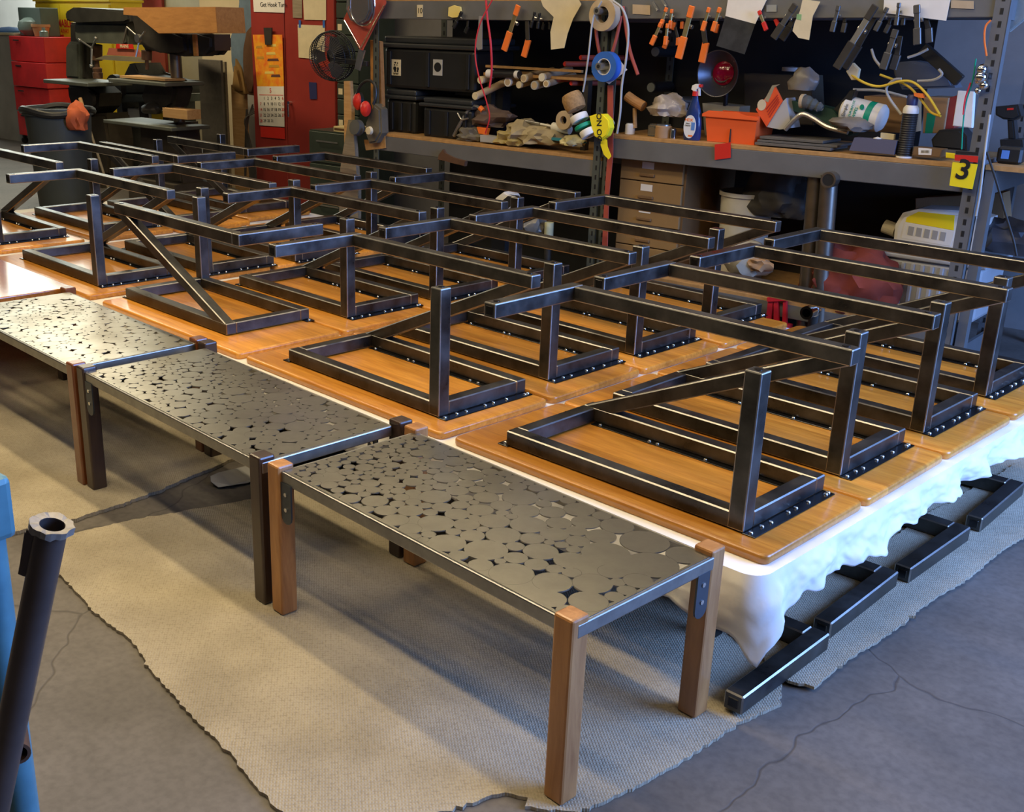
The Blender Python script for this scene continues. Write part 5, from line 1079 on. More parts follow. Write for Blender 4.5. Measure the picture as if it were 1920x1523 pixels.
b = B(688, 190, -.08); t = thing('ear_defenders', b, 'red ear defenders with black headband hanging on the left rack post', 'ear defenders')
bm = new_bm(); ppipe(bm, [(668, 180, -.07), (676, 160, -.075), (690, 151, -.08), (702, 158, -.085), (705, 178, -.09), (700, 196, -.10)], .009, b); part('headband', bm, c['black'], t, smooth=True)
for (px, py, rx, rz, w, yaw) in ((672, 190, .040, .055, -.06, -20), (686, 204, .034, .055, -.11, 25)):
    p = LP(px, py, w, b); Mx = Matrix.Translation(p) @ Matrix.Rotation(R(yaw), 4, 'Z') @ Matrix.Diagonal((1, 1, 1.35, 1)) @ Matrix.Rotation(R(90), 4, 'X')
    bm = new_bm(); lathe(bm, [(0, .032), (rx * .6, .028), (rx, .010), (rx, 0), (0, 0)], 26, Mx); cp = part('ear_cup', bm, c['red'], t, smooth=True); bm = new_bm(); lathe(bm, [(0, 0), (rx * 1.02, 0), (rx * .98, -.02), (0, -.02)], 26, Mx); part('cushion', bm, c['black'], cp, smooth=True)
b = B(695, 240, -.05); t = thing('respirator_mask', b, 'grey respirator mask with round filters hanging below the ear defenders', 'mask')
bm = new_bm(); p = LP(672, 240, -.08, b); lathe(bm, [(0, .04), (.045, .036), (.05, 0), (.03, -.03), (0, -.03)], 24, Matrix.Translation(p) @ Matrix.Rotation(R(80), 4, 'X')); part('filter', bm, mat('grey_rubber', (.10, .10, .09), .6, 0, .3, 8), t, smooth=True)
bm = new_bm(); trace(bm, [(684, 230), (700, 195), (712, 205), (714, 250), (704, 268), (690, 270), (686, 250)], -.06, .08, b, bev=.012); part('face_piece', bm, mat('olive_grey_rubber', (.16, .14, .10), .6, 0, .35, 8), t); bm = new_bm(); p = LP(694, 245, -.10, b); lathe(bm, [(0, .02), (.022, .018), (.026, 0), (0, 0)], 20, Matrix.Translation(p) @ YZ); part('valve', bm, c['offwhite'], t, smooth=True)
b = B(716, 240, -.02); bm = new_bm(); trace(bm, [(704, 198), (718, 198), (723, 278), (686, 282), (682, 262), (708, 262)], -.01, .006, (b[0], -.01, b[2])); one('cream_board', bm, c['chip'], (b[0], -.01, b[2]), 'worn cream edged board behind the respirator mask', 'board')
# fan
b = B(625, 105, -.0); t = thing('wall_fan', b, 'black round cage fan seen from behind at the left end of the rack', 'fan')
w_ = 0.0; r = .150
Mx = Matrix.Rotation(R(192), 4, 'Z') @ Matrix.Rotation(R(-8), 4, 'X')
bm = new_bm()
for rr_, y in ((r, 0), (r * .98, .03), (r * .9, .07), (r * .5, .10), (r, -.02), (r * .86, -.055)):
    pipe(bm, [Mx @ Vector((rr_ * math.cos(a), y, rr_ * math.sin(a))) for a in np.linspace(0, 2 * PI, 37)[:-1]], .0042 if rr_ > r * .97 else .002, 6, closed=True)
part('rim', bm, c['black'], t)
bm = new_bm()
for k in range(60):
    a = 2 * PI * k / 60
    for prof in ([(r, .0), (r * .98, .03), (r * .9, .07), (r * .5, .10), (.05, .11)], [(r, 0), (r, -.02), (r * .86, -.055), (r * .3, -.075)]):
        pipe(bm, [Mx @ Vector((q * math.cos(a), y, q * math.sin(a))) for q, y in prof], .0014, 4, caps=False)
part('wire_cage', bm, c['black'], t)
bm = new_bm(); lathe(bm, [(0, .0), (.05, 0), (.06, .04), (.056, .10), (.03, .13), (0, .135)], 24, Mx @ Matrix.Rotation(R(90), 4, 'X') @ Matrix.Translation((0, 0, -.0))); part('motor_housing', bm, c['black'], t, smooth=True)
bm = new_bm()
for k in range(3):
    a = 2.09 * k; P = [(.03, -.02), (.12, -.05), (.14, .01), (.11, .05), (.03, .03)]; f = [bm.verts.new(Mx @ Vector((x * math.cos(a) - y * math.sin(a), .045 + .15 * y, x * math.sin(a) + y * math.cos(a)))) for x, y in P]; bm.faces.new(f)
o = part('blade', bm, mat('dark_translucent_blade', (.05, .05, .05), .4), t); solidify(o, .002)
bm = new_bm(); beam(bm, (.02, -.02, -.02), LP(690, 120, .0, b), .03, .03, .002, 1, 0); part('bracket', bm, c['black'], t)
# wooden handles standing at left end
for k, (pts, m, l) in enumerate((([(644, 152), (656, 152), (659, 210), (656, 400), (646, 400), (645, 230)], 'pine', 'tall pale wooden handle standing below the fan'), ([(652, 225), (662, 225), (668, 330), (672, 345), (634, 345), (640, 300)], 'greyw', 'grey tapered wooden paddle standing left of the masks'))):
    w = .0 + k * -.06; b = B(*pts[0], w); z0 = b[2]; bm = new_bm(); P = [LP(x, y, w, b) for x, y in pts]; pl = [(p.x, p.z) for p in P]
    if k == 0: pl[3] = (pl[3][0], -z0 + .0); pl[4] = (pl[4][0], -z0)
    else: pl.insert(4, (P[4].x * .9, -z0)); pl.insert(4, (P[3].x * .9, -z0))
    prism(bm, pl, 0, .03, M=SW, bev=.004); one('wooden_stick' if k == 0 else 'wooden_paddle', bm, c[m], b, l, 'handle' if k == 0 else 'paddle')

# ---- red locker with calendar and notes
wl = 1.15
uA, uB = Q(474, 150, wl)[0], Q(628, 150, wl)[0]; uS = Q(536, 150, wl)[0]
t = thing('steel_locker', (uA, wl, 0), 'tall maroon two door steel locker with calendar and notes stuck on it', 'locker'); lb = (uA, wl, 0)
bm = new_bm(); box(bm, (0, .02, 0), (uB - uA, .50, 2.15)); part('body', bm, c['redpaint'], t)
for a, e in ((0, uS - uA - .002), (uS - uA + .002, uB - uA)):
    bm = new_bm(); box(bm, (a + .003, 0, .05), (e - .003, .02, 2.12), .003); d_ = part('door', bm, c['redpaint'], t)
bm = new_bm(); p = LP(546, 200, wl, lb); cyl(bm, (p.x, -.03, p.z + .03), (p.x, 0, p.z + .03), .014); box(bm, (p.x - .01, -.035, p.z - .08), (p.x + .006, -.025, p.z + .02), .003); part('handle', bm, c['chrome'], d_)
b = B(505, 150, wl - .02); t = thing('wall_calendar', b, 'long wall calendar with orange yellow picture above a white date grid', 'calendar')
wq = wl - .02
bm = new_bm(); trace(bm, [(474, 65), (529, 65), (532, 162), (482, 162)], wq, .003, b); pc = part('picture', bm, c['poster'], t, label='orange and yellow printed picture')
for k, (x, y, rx) in enumerate(((488, 108, 7), (508, 100, 9), (512, 112, 11), (514, 124, 10), (505, 136, 9), (517, 142, 9), (486, 88, 6), (513, 85, 5))):
    bm = new_bm(); trace(bm, [(x - rx, y + 2.5), (x + rx, y + 2.5), (x + rx * .8, y - 2.5), (x - rx * .9, y - 2)], wq - .0012, .001, b); part('printed_patch', bm, mat('print_%d' % (k % 3), [(.55, .30, .04), (.80, .62, .15), (.12, .05, .04)][k % 3], .6), pc)
bm = new_bm(); trace(bm, [(482, 162), (532, 162), (533, 238), (486, 235)], wq, .003, b); gr = part('date_sheet', bm, c['paper'], t, label='white sheet of dates')
bm = new_bm(); trace(bm, [(486, 177.2), (531, 178), (531, 179.2), (486, 178.4)], wq - .001, .0008, b); part('red_rule', bm, c['red'], gr)
writing('lettering', '5', .05, c['red'], gr, LP(507, 170, wq - .002, b))
day = 1
for r_ in range(5):
    for k in range(7):
        if (r_ == 0 and k < 1) or day > 31: continue
        writing('date', str(day), .035, c['red'] if k in (0, 6) else c['black'], gr, LP(488.5 + k * 6.9 + r_ * .3, 184.5 + r_ * 10.6, wq - .002, b)); day += 1
bm = new_bm(); trace(bm, [(488, 237), (533, 240), (534, 261), (489, 257)], wq, .003, b); part('bottom_strip', bm, c['red'], t)
bm = new_bm(); trace(bm, [(494, 52), (509, 52), (508, 84), (497, 84)], wq - .012, .012, b); part('bulldog_clip', bm, c['dark'], t)
for pts, m, l in (([(474, -8), (533, -8), (533, 24), (476, 22)], 'paper', 'white note with handwriting at the top of the left locker door'), ([(548, -8), (566, -8), (566, 34), (549, 33)], 'greyw', 'narrow dark photo strip on the right locker door'), ([(568, -8), (611, -8), (611, 38), (570, 37)], 'offwhite', 'cream sheet at the top of the right locker door'),
                  ([(558, 46), (609, 48), (608, 112), (560, 108)], 'offwhite', 'cream torn notebook sheet taped on the right locker door, partly behind the fan'), ([(579, 154), (593, 155), (594, 186), (581, 186)], 'navy', 'small dark blue pouch card on the right locker door')):
    b = B(*pts[0], wl - .006); bm = new_bm(); trace(bm, pts, wl - .006, .003, b); o = one('note_sheet' if m != 'navy' else 'pouch', bm, c[m], b, l, 'note' if m != 'navy' else 'pouch')
    if 'torn' in l:
        for x in (562, 607): bm = new_bm(); trace(bm, [(x - 2, 38), (x + 2, 38), (x + 2, 52), (x - 2, 52)], wl - .0075, .0012, b); obj('blue_tape', bm, c['blue'], o)
    if 'handwriting' in l: writing('handwriting', 'Get Hook Turn', .05, c['black'], o, LP(512, 9, wl - .0075, b))
# green small parts drawers right of locker
uA, uB = Q(630, 120, wl)[0], Q(672, 120, wl)[0]; t = thing('parts_cabinet', (uA, wl, 0), 'tall dark green small parts drawer cabinet with labels, right of the maroon locker', 'cabinet')
bm = new_bm(); box(bm, (0, .02, 0), (uB - uA, .40, 2.1)); part('body', bm, c['dkgreen'], t)
for k in range(13):
    z0 = .55 + k * .118; bm = new_bm(); box(bm, (.008, 0, z0), (uB - uA - .005, .02, z0 + .11), .003); d_ = part('drawer', bm, c['dkgreen'], t)
    if k % 2 == 0 or k > 9: bm = new_bm(); box(bm, (.025, -.002, z0 + .03), (.07, 0, z0 + .075)); part('label_card', bm, c['offwhite'], d_)
# green file drawer
wf = .78; b = B(580, 290, wf); uA, uB = Q(579, 270, wf)[0], Q(650, 270, wf)[0]; zt = Q(610, 246, wf)[1]
t = thing('file_cabinet', (uA, wf, 0), 'low dark green steel file cabinet in front of the maroon locker', 'cabinet')
bm = new_bm(); box(bm, (0, .015, 0), (uB - uA, .33, zt)); part('body', bm, c['dkgreen'], t)
for k in range(3):
    z1_ = zt - .01 - k * .24; bm = new_bm(); box(bm, (.004, 0, z1_ - .225), (uB - uA - .004, .015, z1_), .003); d_ = part('drawer', bm, c['dkgreen'], t); bm = new_bm(); box(bm, (.10, -.018, z1_ - .07), (uB - uA - .08, -.010, z1_ - .06)); box(bm, (.10, -.012, z1_ - .07), (.108, 0, z1_ - .06)); part('handle', bm, c['zinc'], d_)
b = (uB - .12, wf + .02, zt + .001); bm = new_bm(); box(bm, (-.04, 0, 0), (.13, .20, .04), .002); box(bm, (-.03, -.001, .012), (.12, .001, .028), mat=1); one('wooden_box', bm, mat('cream_wood_edge', (.60, .50, .26), .7), b, 'shallow cream box on the green file cabinet', 'box', mats=[c['leather']])
# coats
b = B(460, 20, wl + .3); wc = wl + .25
def coat(pts, m, label, w, seed):
    b = B(pts[0][0], pts[0][1], w); bm = new_bm(); P = [LP(x, y, w, b) for x, y in pts]; pl = [(p.x, p.z) for p in P]; prism(bm, pl, 0, .12, M=SW, bev=.03)
    bmesh.ops.triangulate(bm, faces=bm.faces[:]); bmesh.ops.subdivide_edges(bm, edges=bm.edges[:], cuts=3, use_grid_fill=True)
    for v in bm.verts: v.co.y += .035 * noise.noise(Vector((v.co.x * 9 + seed, v.co.z * 1.6, 0)))
    return one('hanging_coat', bm, m, b, label, 'coat', 'coats on the wall hook', smooth=True)
coat([(447, -8), (478, -8), (478, 60), (470, 110), (462, 178), (455, 172), (440, 130), (430, 118), (434, 70)], c['denim'], 'faded blue denim coat hanging beside the maroon locker', wl + .25, 1)
coat([(474, 36), (478, 40), (480, 150), (474, 180), (462, 178), (455, 140), (456, 88), (464, 60)], c['leather'], 'brown coat hanging in front of the blue coat', wl + .12, 7)
coat([(436, 110), (448, 130), (456, 176), (448, 178), (430, 168)], mat('ochre_cloth', (.28, .16, .05), .95, 0, .3, 8), 'ochre cloth hanging below the blue coat', wl + .2, 12)
for k, (px, m, l) in enumerate(((446, 'pine', 'tall pale pine plank leaning on the cream wall'), (405, 'greyw', 'dark weathered board leaning in the corner behind the drill presses'), (392, 'grit', 'wide grey board leaning in the corner behind the drill presses'))):
    w = 1.5 - k * .1; u, z = Q(px, [160, 115, 112][k], w); bm = new_bm(); hw = [.10, .12, .16][k]; box(bm, (-hw, 0, 0), (hw, .025, z if k else z + .0), .002); one('leaning_board', bm, c[m], (u, w, 0), l, 'board', 'boards leaning in the corner')
b = B(470, 260, 1.0); bm = new_bm()
for k in range(6): ppipe(bm, [(474 + k * .6, 196 + k * 3, 1.0), (465 - k * 1.2, 225, .98 - k * .01), (463 + k, 262, .97), (466 + k * 2, 300, .98), (470 + k * 2, 350, .98), (471 + k, 415, .98)], .007, b)
ppipe(bm, [(463, 205, 1.0), (461, 260, 1.0), (460, 330, 1.0)], .010, b)
one('cable_bundle', bm, c['dark'], b, 'bundle of dark cables hanging between the pine plank and the locker', 'cables')

# ---- drill presses and far left
def press1():
    w = 1.1; b0 = B(165, 300, w); b = (b0[0], w, 0)
    t = thing('drill_press', b, 'large grey green drill press with a wide belt cover, at the far left', 'drill press')
    bm = new_bm(); trace(bm, [(121, 22), (134, 14), (148, 14), (240, 20), (242, 40), (232, 44), (140, 42), (122, 38)], w - .18, .55, b, bev=.02); part('belt_cover', bm, mat('sooty_grey_green', (.055, .055, .048), .5, .2, .4, 6), t)
    bm = new_bm(); trace(bm, [(138, 42), (236, 44), (238, 84), (222, 84), (215, 82), (160, 80), (140, 76)], w - .12, .40, b, bev=.02); hd = part('head', bm, c['gdark'], t)
    bm = new_bm(); trace(bm, [(130, 42), (158, 44), (160, 150), (132, 150)], w + .05, .14, b, bev=.02); part('motor_plate', bm, c['dark'], t)
    bm = new_bm(); trace(bm, [(122, 86), (128, 78), (146, 79), (146, 148), (122, 146)], w + .0, .22, b, bev=.02); part('motor', bm, c['gdark'], t)
    bm = new_bm(); p = LP(181, 84, w, b); q = LP(181, 112, w, b); cyl(bm, p, q, .055, n=20); cyl(bm, q, q + Vector((0, 0, -.08)), .025, n=16); part('quill', bm, c['rust'], hd, smooth=True)
    bm = new_bm(); p = LP(172, 90, w - .14, b)
    for k in range(3):
        a = 2.1 * k + .6; e = p + Vector((.16 * math.cos(a), -.03, .16 * math.sin(a))); cyl(bm, p, e, .008, n=8)
        t2 = bmesh.new(); bmesh.ops.create_icosphere(t2, subdivisions=2, radius=.018); bmesh.ops.transform(t2, matrix=Matrix.Translation(e), verts=t2.verts); join(bm, t2)
    part('feed_handle', bm, c['zinc'], hd)
    bm = new_bm(); p = LP(157, 60, w + .2, b); cyl(bm, (p.x, .2, 0), (p.x, .2, p.z), .055, n=20); part('column', bm, c['dark'], t, smooth=True)
    bm = new_bm(); z = LP(150, 150, w - .1, b).z; x0, x1 = LP(84, 150, w - .3, b).x, LP(203, 150, w - .1, b).x; box(bm, (x0, -.32, z - .035), (x1, .16, z), .006); part('table', bm, c['gdark'], t)
    bm = new_bm(); trace(bm, [(124, 158), (164, 158), (182, 175), (180, 200), (160, 220), (134, 205), (126, 180)], w - .05, .3, b, bev=.03); part('table_support', bm, c['dark'], t)
    bm = new_bm(); p = LP(172, 186, w - .1, b); cyl(bm, p + Vector((0, -.04, 0)), p, .075, n=26); part('hand_wheel', bm, c['dark'], t, smooth=True)
    bm = new_bm(); trace(bm, [(132, 215), (195, 212), (200, 262), (205, 330), (140, 330), (138, 262)], w, .3, b, bev=.03); box(bm, (LP(135, 300, w, b).x, -.1, 0), (LP(205, 300, w, b).x, .5, LP(170, 328, w, b).z + .02)); part('pedestal', bm, mat('dusty_brown_iron', (.085, .07, .052), .7, .2, .4, 6), t)
press1()
b = B(218, 92, .95); t = thing('licence_plate_shade', b, 'dusty red sheet metal lamp shade with a red MAINE plate above it', 'lamp shade')
bm = new_bm(); trace(bm, [(204, 90), (258, 93), (267, 107), (200, 103)], .9, .02, b); part('shade', bm, mat('faded_red_sheet', (.42, .13, .09), .6, 0, .2, 8), t)
bm = new_bm(); trace(bm, [(196, 104), (268, 108), (273, 117), (176, 111)], .86, .06, b); part('rim', bm, mat('olive_grey_sheet', (.22, .20, .14), .6, 0, .2, 8), t)
bm = new_bm(); trace(bm, [(218, 82), (248, 83), (250, 92), (217, 91)], .885, .008, b); pl_ = part('plate', bm, c['red'], t); writing('lettering', 'MAINE', .042, c['offwhite'], pl_, LP(233, 87, .883, b), 0, 1.1, True)
bm = new_bm(); p = LP(230, 82, .9, b); cyl(bm, p, p + Vector((0, .1, .25)), .01); part('arm', bm, c['dark'], t)
u, z = Q(175, 148, .9); bm = new_bm(); lathe(bm, [(0, 0), (.045, 0), (.048, .05), (.04, .055), (.045, .09), (.03, .10), (0, .10)], 20); one('metal_pot', bm, c['rust'], (u, .95, Q(175, 149, .95)[1] + .012), 'squat rusty pot standing on the left drill press table', 'pot', smooth=True)
def press2():
    w = .75; b0 = B(300, 300, w); b = (b0[0], w, 0); t = thing('bench_drill_press', b, 'dark drill press with a grey motor, right of the wide belt cover one', 'drill press')
    bm = new_bm(); trace(bm, [(244, 30), (262, 28), (300, 62), (345, 64), (350, 100), (340, 106), (300, 92), (268, 96), (250, 60)], w - .05, .35, b, bev=.03); hd = part('head', bm, c['dark'], t)
    bm = new_bm(); trace(bm, [(366, 64), (396, 64), (397, 95), (378, 96), (372, 104), (352, 104), (350, 66)], w, .22, b, bev=.03); part('motor', bm, mat('dark_grey_motor', (.05, .055, .055), .5, 0, .2, 6), t)
    bm = new_bm(); p = LP(325, 100, w + .1, b); cyl(bm, (p.x, .12, 0), (p.x, .12, p.z), .05, n=20); part('column', bm, c['rawpipe'], t, smooth=True)
    bm = new_bm(); p = LP(275, 95, w, b); q = LP(275, 112, w, b); cyl(bm, p, q, .045, n=18); cyl(bm, q, q + Vector((0, 0, -.08)), .016); part('quill', bm, c['rust'], hd)
    bm = new_bm(); p = LP(262, 72, w - .08, b); cyl(bm, p, p + Vector((0, -.03, 0)), .035, n=18); for_ = [cyl(bm, p, p + Vector((.15 * math.cos(a), -.04, .15 * math.sin(a))), .007, n=8) for a in (.4, 2.5, 4.6)]; part('feed_handle', bm, c['zinc'], hd)
    for (x0, x1, y, nm) in ((236, 342, 146, 'table'), (226, 354, 222, 'lower_table')):
        bm = new_bm(); A = LP(x0, y, w, b); E_ = LP(x1, y, w, b); box(bm, (A.x, -.18, A.z - .03), (E_.x, .22, A.z), .005); part(nm, bm, c['gdark'], t)
    bm = new_bm(); trace(bm, [(270, 152), (318, 150), (330, 165), (322, 200), (300, 206), (272, 205), (262, 180)], w, .2, b, bev=.03); part('gearbox', bm, c['dark'], t)
    bm = new_bm(); trace(bm, [(262, 232), (330, 230), (336, 300), (340, 345), (258, 345), (262, 300)], w + .02, .25, b, bev=.02); box(bm, (LP(255, 300, w, b).x, -.1, 0), (LP(342, 300, w, b).x, .35, LP(300, 342, w, b).z + .02)); part('base', bm, mat('dusty_brown_iron', (.085, .07, .052), .7, .2, .4, 6), t)
    return b
press2()
b = B(232, 20, .42); bm = new_bm(); trace(bm, [(231, 14), (404, 13), (408, 62), (297, 63), (257, 29), (231, 28)], .42, .27, b, bev=.003); one('plywood_guard', bm, c['ply'], b, 'large orange plywood shroud with a slanted corner on top of the right drill press', 'shroud')
b = B(365, 80, .60); bm = new_bm(); trace(bm, [(360, 64), (366, 64), (369, 105), (363, 105)], .60, .02, b); one('wooden_strip', bm, c['ply'], b, 'narrow wooden strip hanging down from the plywood shroud', 'strip')
A = Q(236, 146, .72); E_ = Q(320, 142, .72); bm = new_bm(); box(bm, (0, 0, 0), (E_[0] - A[0], .2, .018)); one('pine_board', bm, c['pine'], (A[0], .66, A[1] + .004), 'thin pine board lying on the upper table of the right drill press', 'board')
A = Q(309, 221, .62); E_ = Q(355, 221, .62); Z_ = Q(309, 203, .62)[1]; bm = new_bm(); box(bm, (0, 0, 0), (E_[0] - A[0], .14, Z_ - A[1]), .003); one('wood_block', bm, c['pine'], (A[0], .6, A[1] + .006), 'pale pine block on the lower table of the right drill press', 'block')
crumple('vise', 285, 212, .72, .10, .08, .06, c['dark'], 'dark drill vise beside the pine block', 'vise', 61, amp=.2)
b = B(150, 184, .8); bb = (b[0], .8, 0); bm = new_bm(); p, q = LP(150, 184, .8, bb), LP(196, 330, .8, bb); q = p + (q - p) * (p.z / (p.z - q.z)) * .999; m_ = p + (q - p) * .09; cyl(bm, p, m_, .018, n=12); cyl(bm, m_, q, .012, n=12, mat=1); one('broomstick', bm, c['pine'], bb, 'long wooden handle leaning before the left drill press', 'handle', mats=[c['greyw']])
# wall beyond the drill presses, lathe and clutter between them
rbox_obj('wall_alcove', (Q(212, 150, 4.2)[0], 4.2, 0), (Q(470, 150, 4.2)[0], 4.35, 3.6), mat('shaded_cream_plaster', (.45, .38, .26), .9, 0, .2, 2), kind='structure')  # darkened copy of the cream plaster; the alcove's shade is in its colour
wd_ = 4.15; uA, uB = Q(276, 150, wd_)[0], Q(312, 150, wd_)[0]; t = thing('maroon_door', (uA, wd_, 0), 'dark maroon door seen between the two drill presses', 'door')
bm = new_bm(); box(bm, (0, 0, .01), (uB - uA, .045, 2.0), .004); part('panel', bm, c['redpaint'], t); bm = new_bm(); cyl(bm, (.06, -.04, 1.0), (.06, 0, 1.0), .025); part('knob', bm, c['zinc'], t)
wm = 1.75; bb = (Q(255, 250, wm)[0], wm, 0); t = thing('metal_lathe', bb, 'dark bench lathe with a big round head, behind and between the drill presses', 'lathe')
bm = new_bm(); trace(bm, [(206, 152), (232, 150), (240, 120), (250, 118), (256, 140), (300, 150), (322, 152), (324, 176), (206, 178)], wm, .35, bb, bev=.02); part('headstock', bm, c['dark'], t)
bm = new_bm(); trace(bm, [(212, 178), (320, 178), (318, 192), (214, 192)], wm - .08, .5, bb, bev=.01); part('bed', bm, c['gdark'], t)
bm = new_bm(); p = LP(222, 166, wm - .05, bb); cyl(bm, p + Vector((0, -.06, 0)), p, .14, n=28); part('face_wheel', bm, c['dark'], t, smooth=True)
for x in (220, 262, 306): bm = new_bm(); p = LP(x, 190, wm, bb); box(bm, (p.x - .05, .02, 0), (p.x + .05, .35, p.z)); part('stand_leg', bm, c['dark'], t)
bm = new_bm(); p, q = LP(218, 232, wm, bb), LP(322, 232, wm, bb); box(bm, (p.x, .03, p.z - .02), (q.x, .34, p.z)); part('lower_shelf', bm, c['gdark'], t)
for k, (x0, y0, x1, y1, m, l) in enumerate(((240, 205, 262, 230, 'white', 'white plastic box on the shelf under the lathe'), (262, 200, 280, 230, 'milky', 'cloudy plastic jug on the shelf under the lathe'), (284, 212, 304, 230, 'yellow', 'yellow tin on the shelf under the lathe'))):
    w_ = wm + .06; P0_ = LP(x0, 232, wm, bb); A = Q(x0, y1, w_); E_ = Q(x1, y0, w_); bm = new_bm(); box(bm, (0, 0, 0), (E_[0] - A[0], .18, E_[1] - A[1]), .012, 2); one(('plastic_box', 'plastic_jug', 'paint_tin')[k], bm, c[m], (A[0], w_, P0_.z + .002), l, ('box', 'jug', 'tin')[k])
# yellow cabinet
wy = 2.97; A = B(76, 250, wy); uA = Q(76, 130, wy)[0]; uB = Q(214, 130, wy)[0]; zt = Q(110, 3, wy)[1]; zt = max(zt, 1.7)
t = thing('flammables_cabinet', (uA, wy, 0), 'yellow steel flammables cabinet with red warning letters behind the left drill press', 'cabinet'); b = (uA, wy, 0)
bm = new_bm(); box(bm, (0, .02, 0), (uB - uA, .46, zt)); box(bm, (-.02, -.01, zt), (uB - uA + .02, .48, zt + .03), .004); part('body', bm, c['yellow'], t)
uS = Q(112, 130, wy)[0] - uA + .12
for a, e in ((.02, uS), (uS + .006, uB - uA - .02)): bm = new_bm(); box(bm, (a, 0, .06), (e, .02, zt - .03), .003); d_ = part('door', bm, c['yellow'], t)
writing('lettering', 'FLAMMABLE', .125, c['red'], t, LP(110, 44, wy - .004, b), 0, .9, True); writing('lettering', 'KEEP FIRE AWAY', .075, c['red'], t, LP(110, 58, wy - .004, b), 0, .85, True)
bm = new_bm(); trace(bm, [(109, 65), (119, 65), (120, 76), (110, 76)], wy - .004, .003, b); part('red_square', bm, c['red'], t)
bm = new_bm(); trace(bm, [(84, 71), (101, 72), (114, 170), (95, 167)], wy - .012, .008, b); po = part('spear_poster', bm, c['paper'], t, label='white poster with a grey spear'); bm = new_bm(); trace(bm, [(93, 81), (98, 90), (100, 100), (97, 108), (102, 146), (99, 146), (95, 108), (91, 98)], wy - .0135, .0012, b); part('printed_spear', bm, mat('grey_ink', (.10, .11, .12), .7), po)
bm = new_bm(); p = LP(117, 138, wy - .02, b); t2 = bmesh.new(); bmesh.ops.create_icosphere(t2, subdivisions=2, radius=.03); bmesh.ops.transform(t2, matrix=Matrix.Translation(p), verts=t2.verts); join(bm, t2); part('knob', bm, c['brass'], d_, smooth=True)
# red tool chest stack
wr = 2.45; uA = Q(22, 150, wr)[0]; uB = Q(86, 150, wr)[0]; zt = Q(50, 68, wr)[1]
t = thing('tool_chest', (uA, wr, 0), 'red steel tool chest in four stacked sections left of the yellow cabinet', 'tool chest'); n_ = 4
for k in range(n_):
    z0, z1_ = zt * (.08 + .92 * k / n_), zt * (.08 + .92 * (k + 1) / n_); off = (.05, -.02, .03, 0)[k]; bm = new_bm(); box(bm, (off, (.0, .03, 0, .02)[k], z0 + .004), (uB - uA + off * .6, .5, z1_ - .004), .006); d_ = part('section', bm, c['redtool'], t); bm = new_bm(); box(bm, (.15, -.012, z1_ - .06), (.27, .003, z1_ - .045)); part('handle', bm, c['dark'], d_)
bm = new_bm()
for x in (.05, uB - uA - .09):
    for y in (.06, .42): cyl(bm, (x, y, .04), (x + .03, y, .04), .04, n=16); box(bm, (x, y - .02, .04), (x + .03, y + .02, zt * .08 + .006))
part('caster', bm, c['black'], t)
def atop(name, px0, py0, px1, py1, w, d, m, label, cat, prof=None):
    u0_, z0 = Q(px0, py1, w); u1_, z1_ = Q(px1, py0, w); bm = new_bm()
    if prof: rr_ = (u1_ - u0_) / 2; hh_ = z1_ - z0; lathe(bm, [(r_ * rr_, z_ * hh_) for r_, z_ in prof], 20, Matrix.Translation((rr_, rr_, 0)))
    else: box(bm, (0, 0, 0), (u1_ - u0_, d, z1_ - z0), .006)
    return one(name, bm, m, (u0_, w, zt + .002 if prof or name == 'green_case' else z0), label, cat, smooth=bool(prof))
zt_chest = zt
atop('green_case', 38, 14, 74, 66, wr + .16, .25, mat('grey_green_case', (.12, .16, .14), .6, 0, .2, 4), 'grey green case standing upright on the red tool chest', 'case')
atop('clay_pot', 53, 45, 69, 67, wr + .03, .1, mat('terracotta_clay', (.55, .26, .12), .8), 'small terracotta pot on the red tool chest', 'pot', [(0, 0), (.7, 0), (.9, .75), (1, .78), (1, 1), (.85, 1), (.7, .1), (0, .1)])
atop('glass_globe', 24, 32, 48, 67, wr + .02, .1, mat('greenish_glass', (.30, .38, .34), .2, 0, trans=.3), 'greenish glass globe on the left of the red tool chest', 'globe', [(0, 0), (.5, 0), (.95, .3), (1, .5), (.9, .75), (.5, .95), (0, 1)])
atop('glass_bottle', 71, 50, 78, 67, wr + .02, .1, mat('pale_green_glass', (.35, .45, .42), .15, 0, trans=.4), 'small pale green bottle at the right of the red tool chest', 'bottle', [(0, 0), (1, 0), (1, .55), (.4, .7), (.4, 1), (0, 1)])
# white shelf unit left of tool chest
uA = Q(-40, 150, wr)[0]; uB = Q(20, 150, wr)[0]; zt = Q(10, 62, wr)[1]; t = thing('white_counter', (uA, wr + .1, 0), 'white painted counter with plank front at the left edge', 'counter')
bm = new_bm(); box(bm, (0, .02, 0), (uB - uA, .6, zt - .03)); part('body', bm, mat('dirty_white_boards', (.48, .47, .43), .8, 0, .25, 3), t); bm = new_bm(); box(bm, (-.02, 0, zt - .03), (uB - uA + .02, .62, zt), .004); part('countertop', bm, c['offwhite'], t)
b = B(4, 60, wr + .2); bm = new_bm(); lathe(bm, [(0, .0), (.16, 0), (.16, .02), (.10, .06), (0, .07)], 24); o = one('blue_hat', bm, mat('blue_cap_cloth', (.08, .18, .42), .8), (b[0], wr + .3, zt + .003), 'blue and black round cap on the white counter', 'cap', smooth=True)
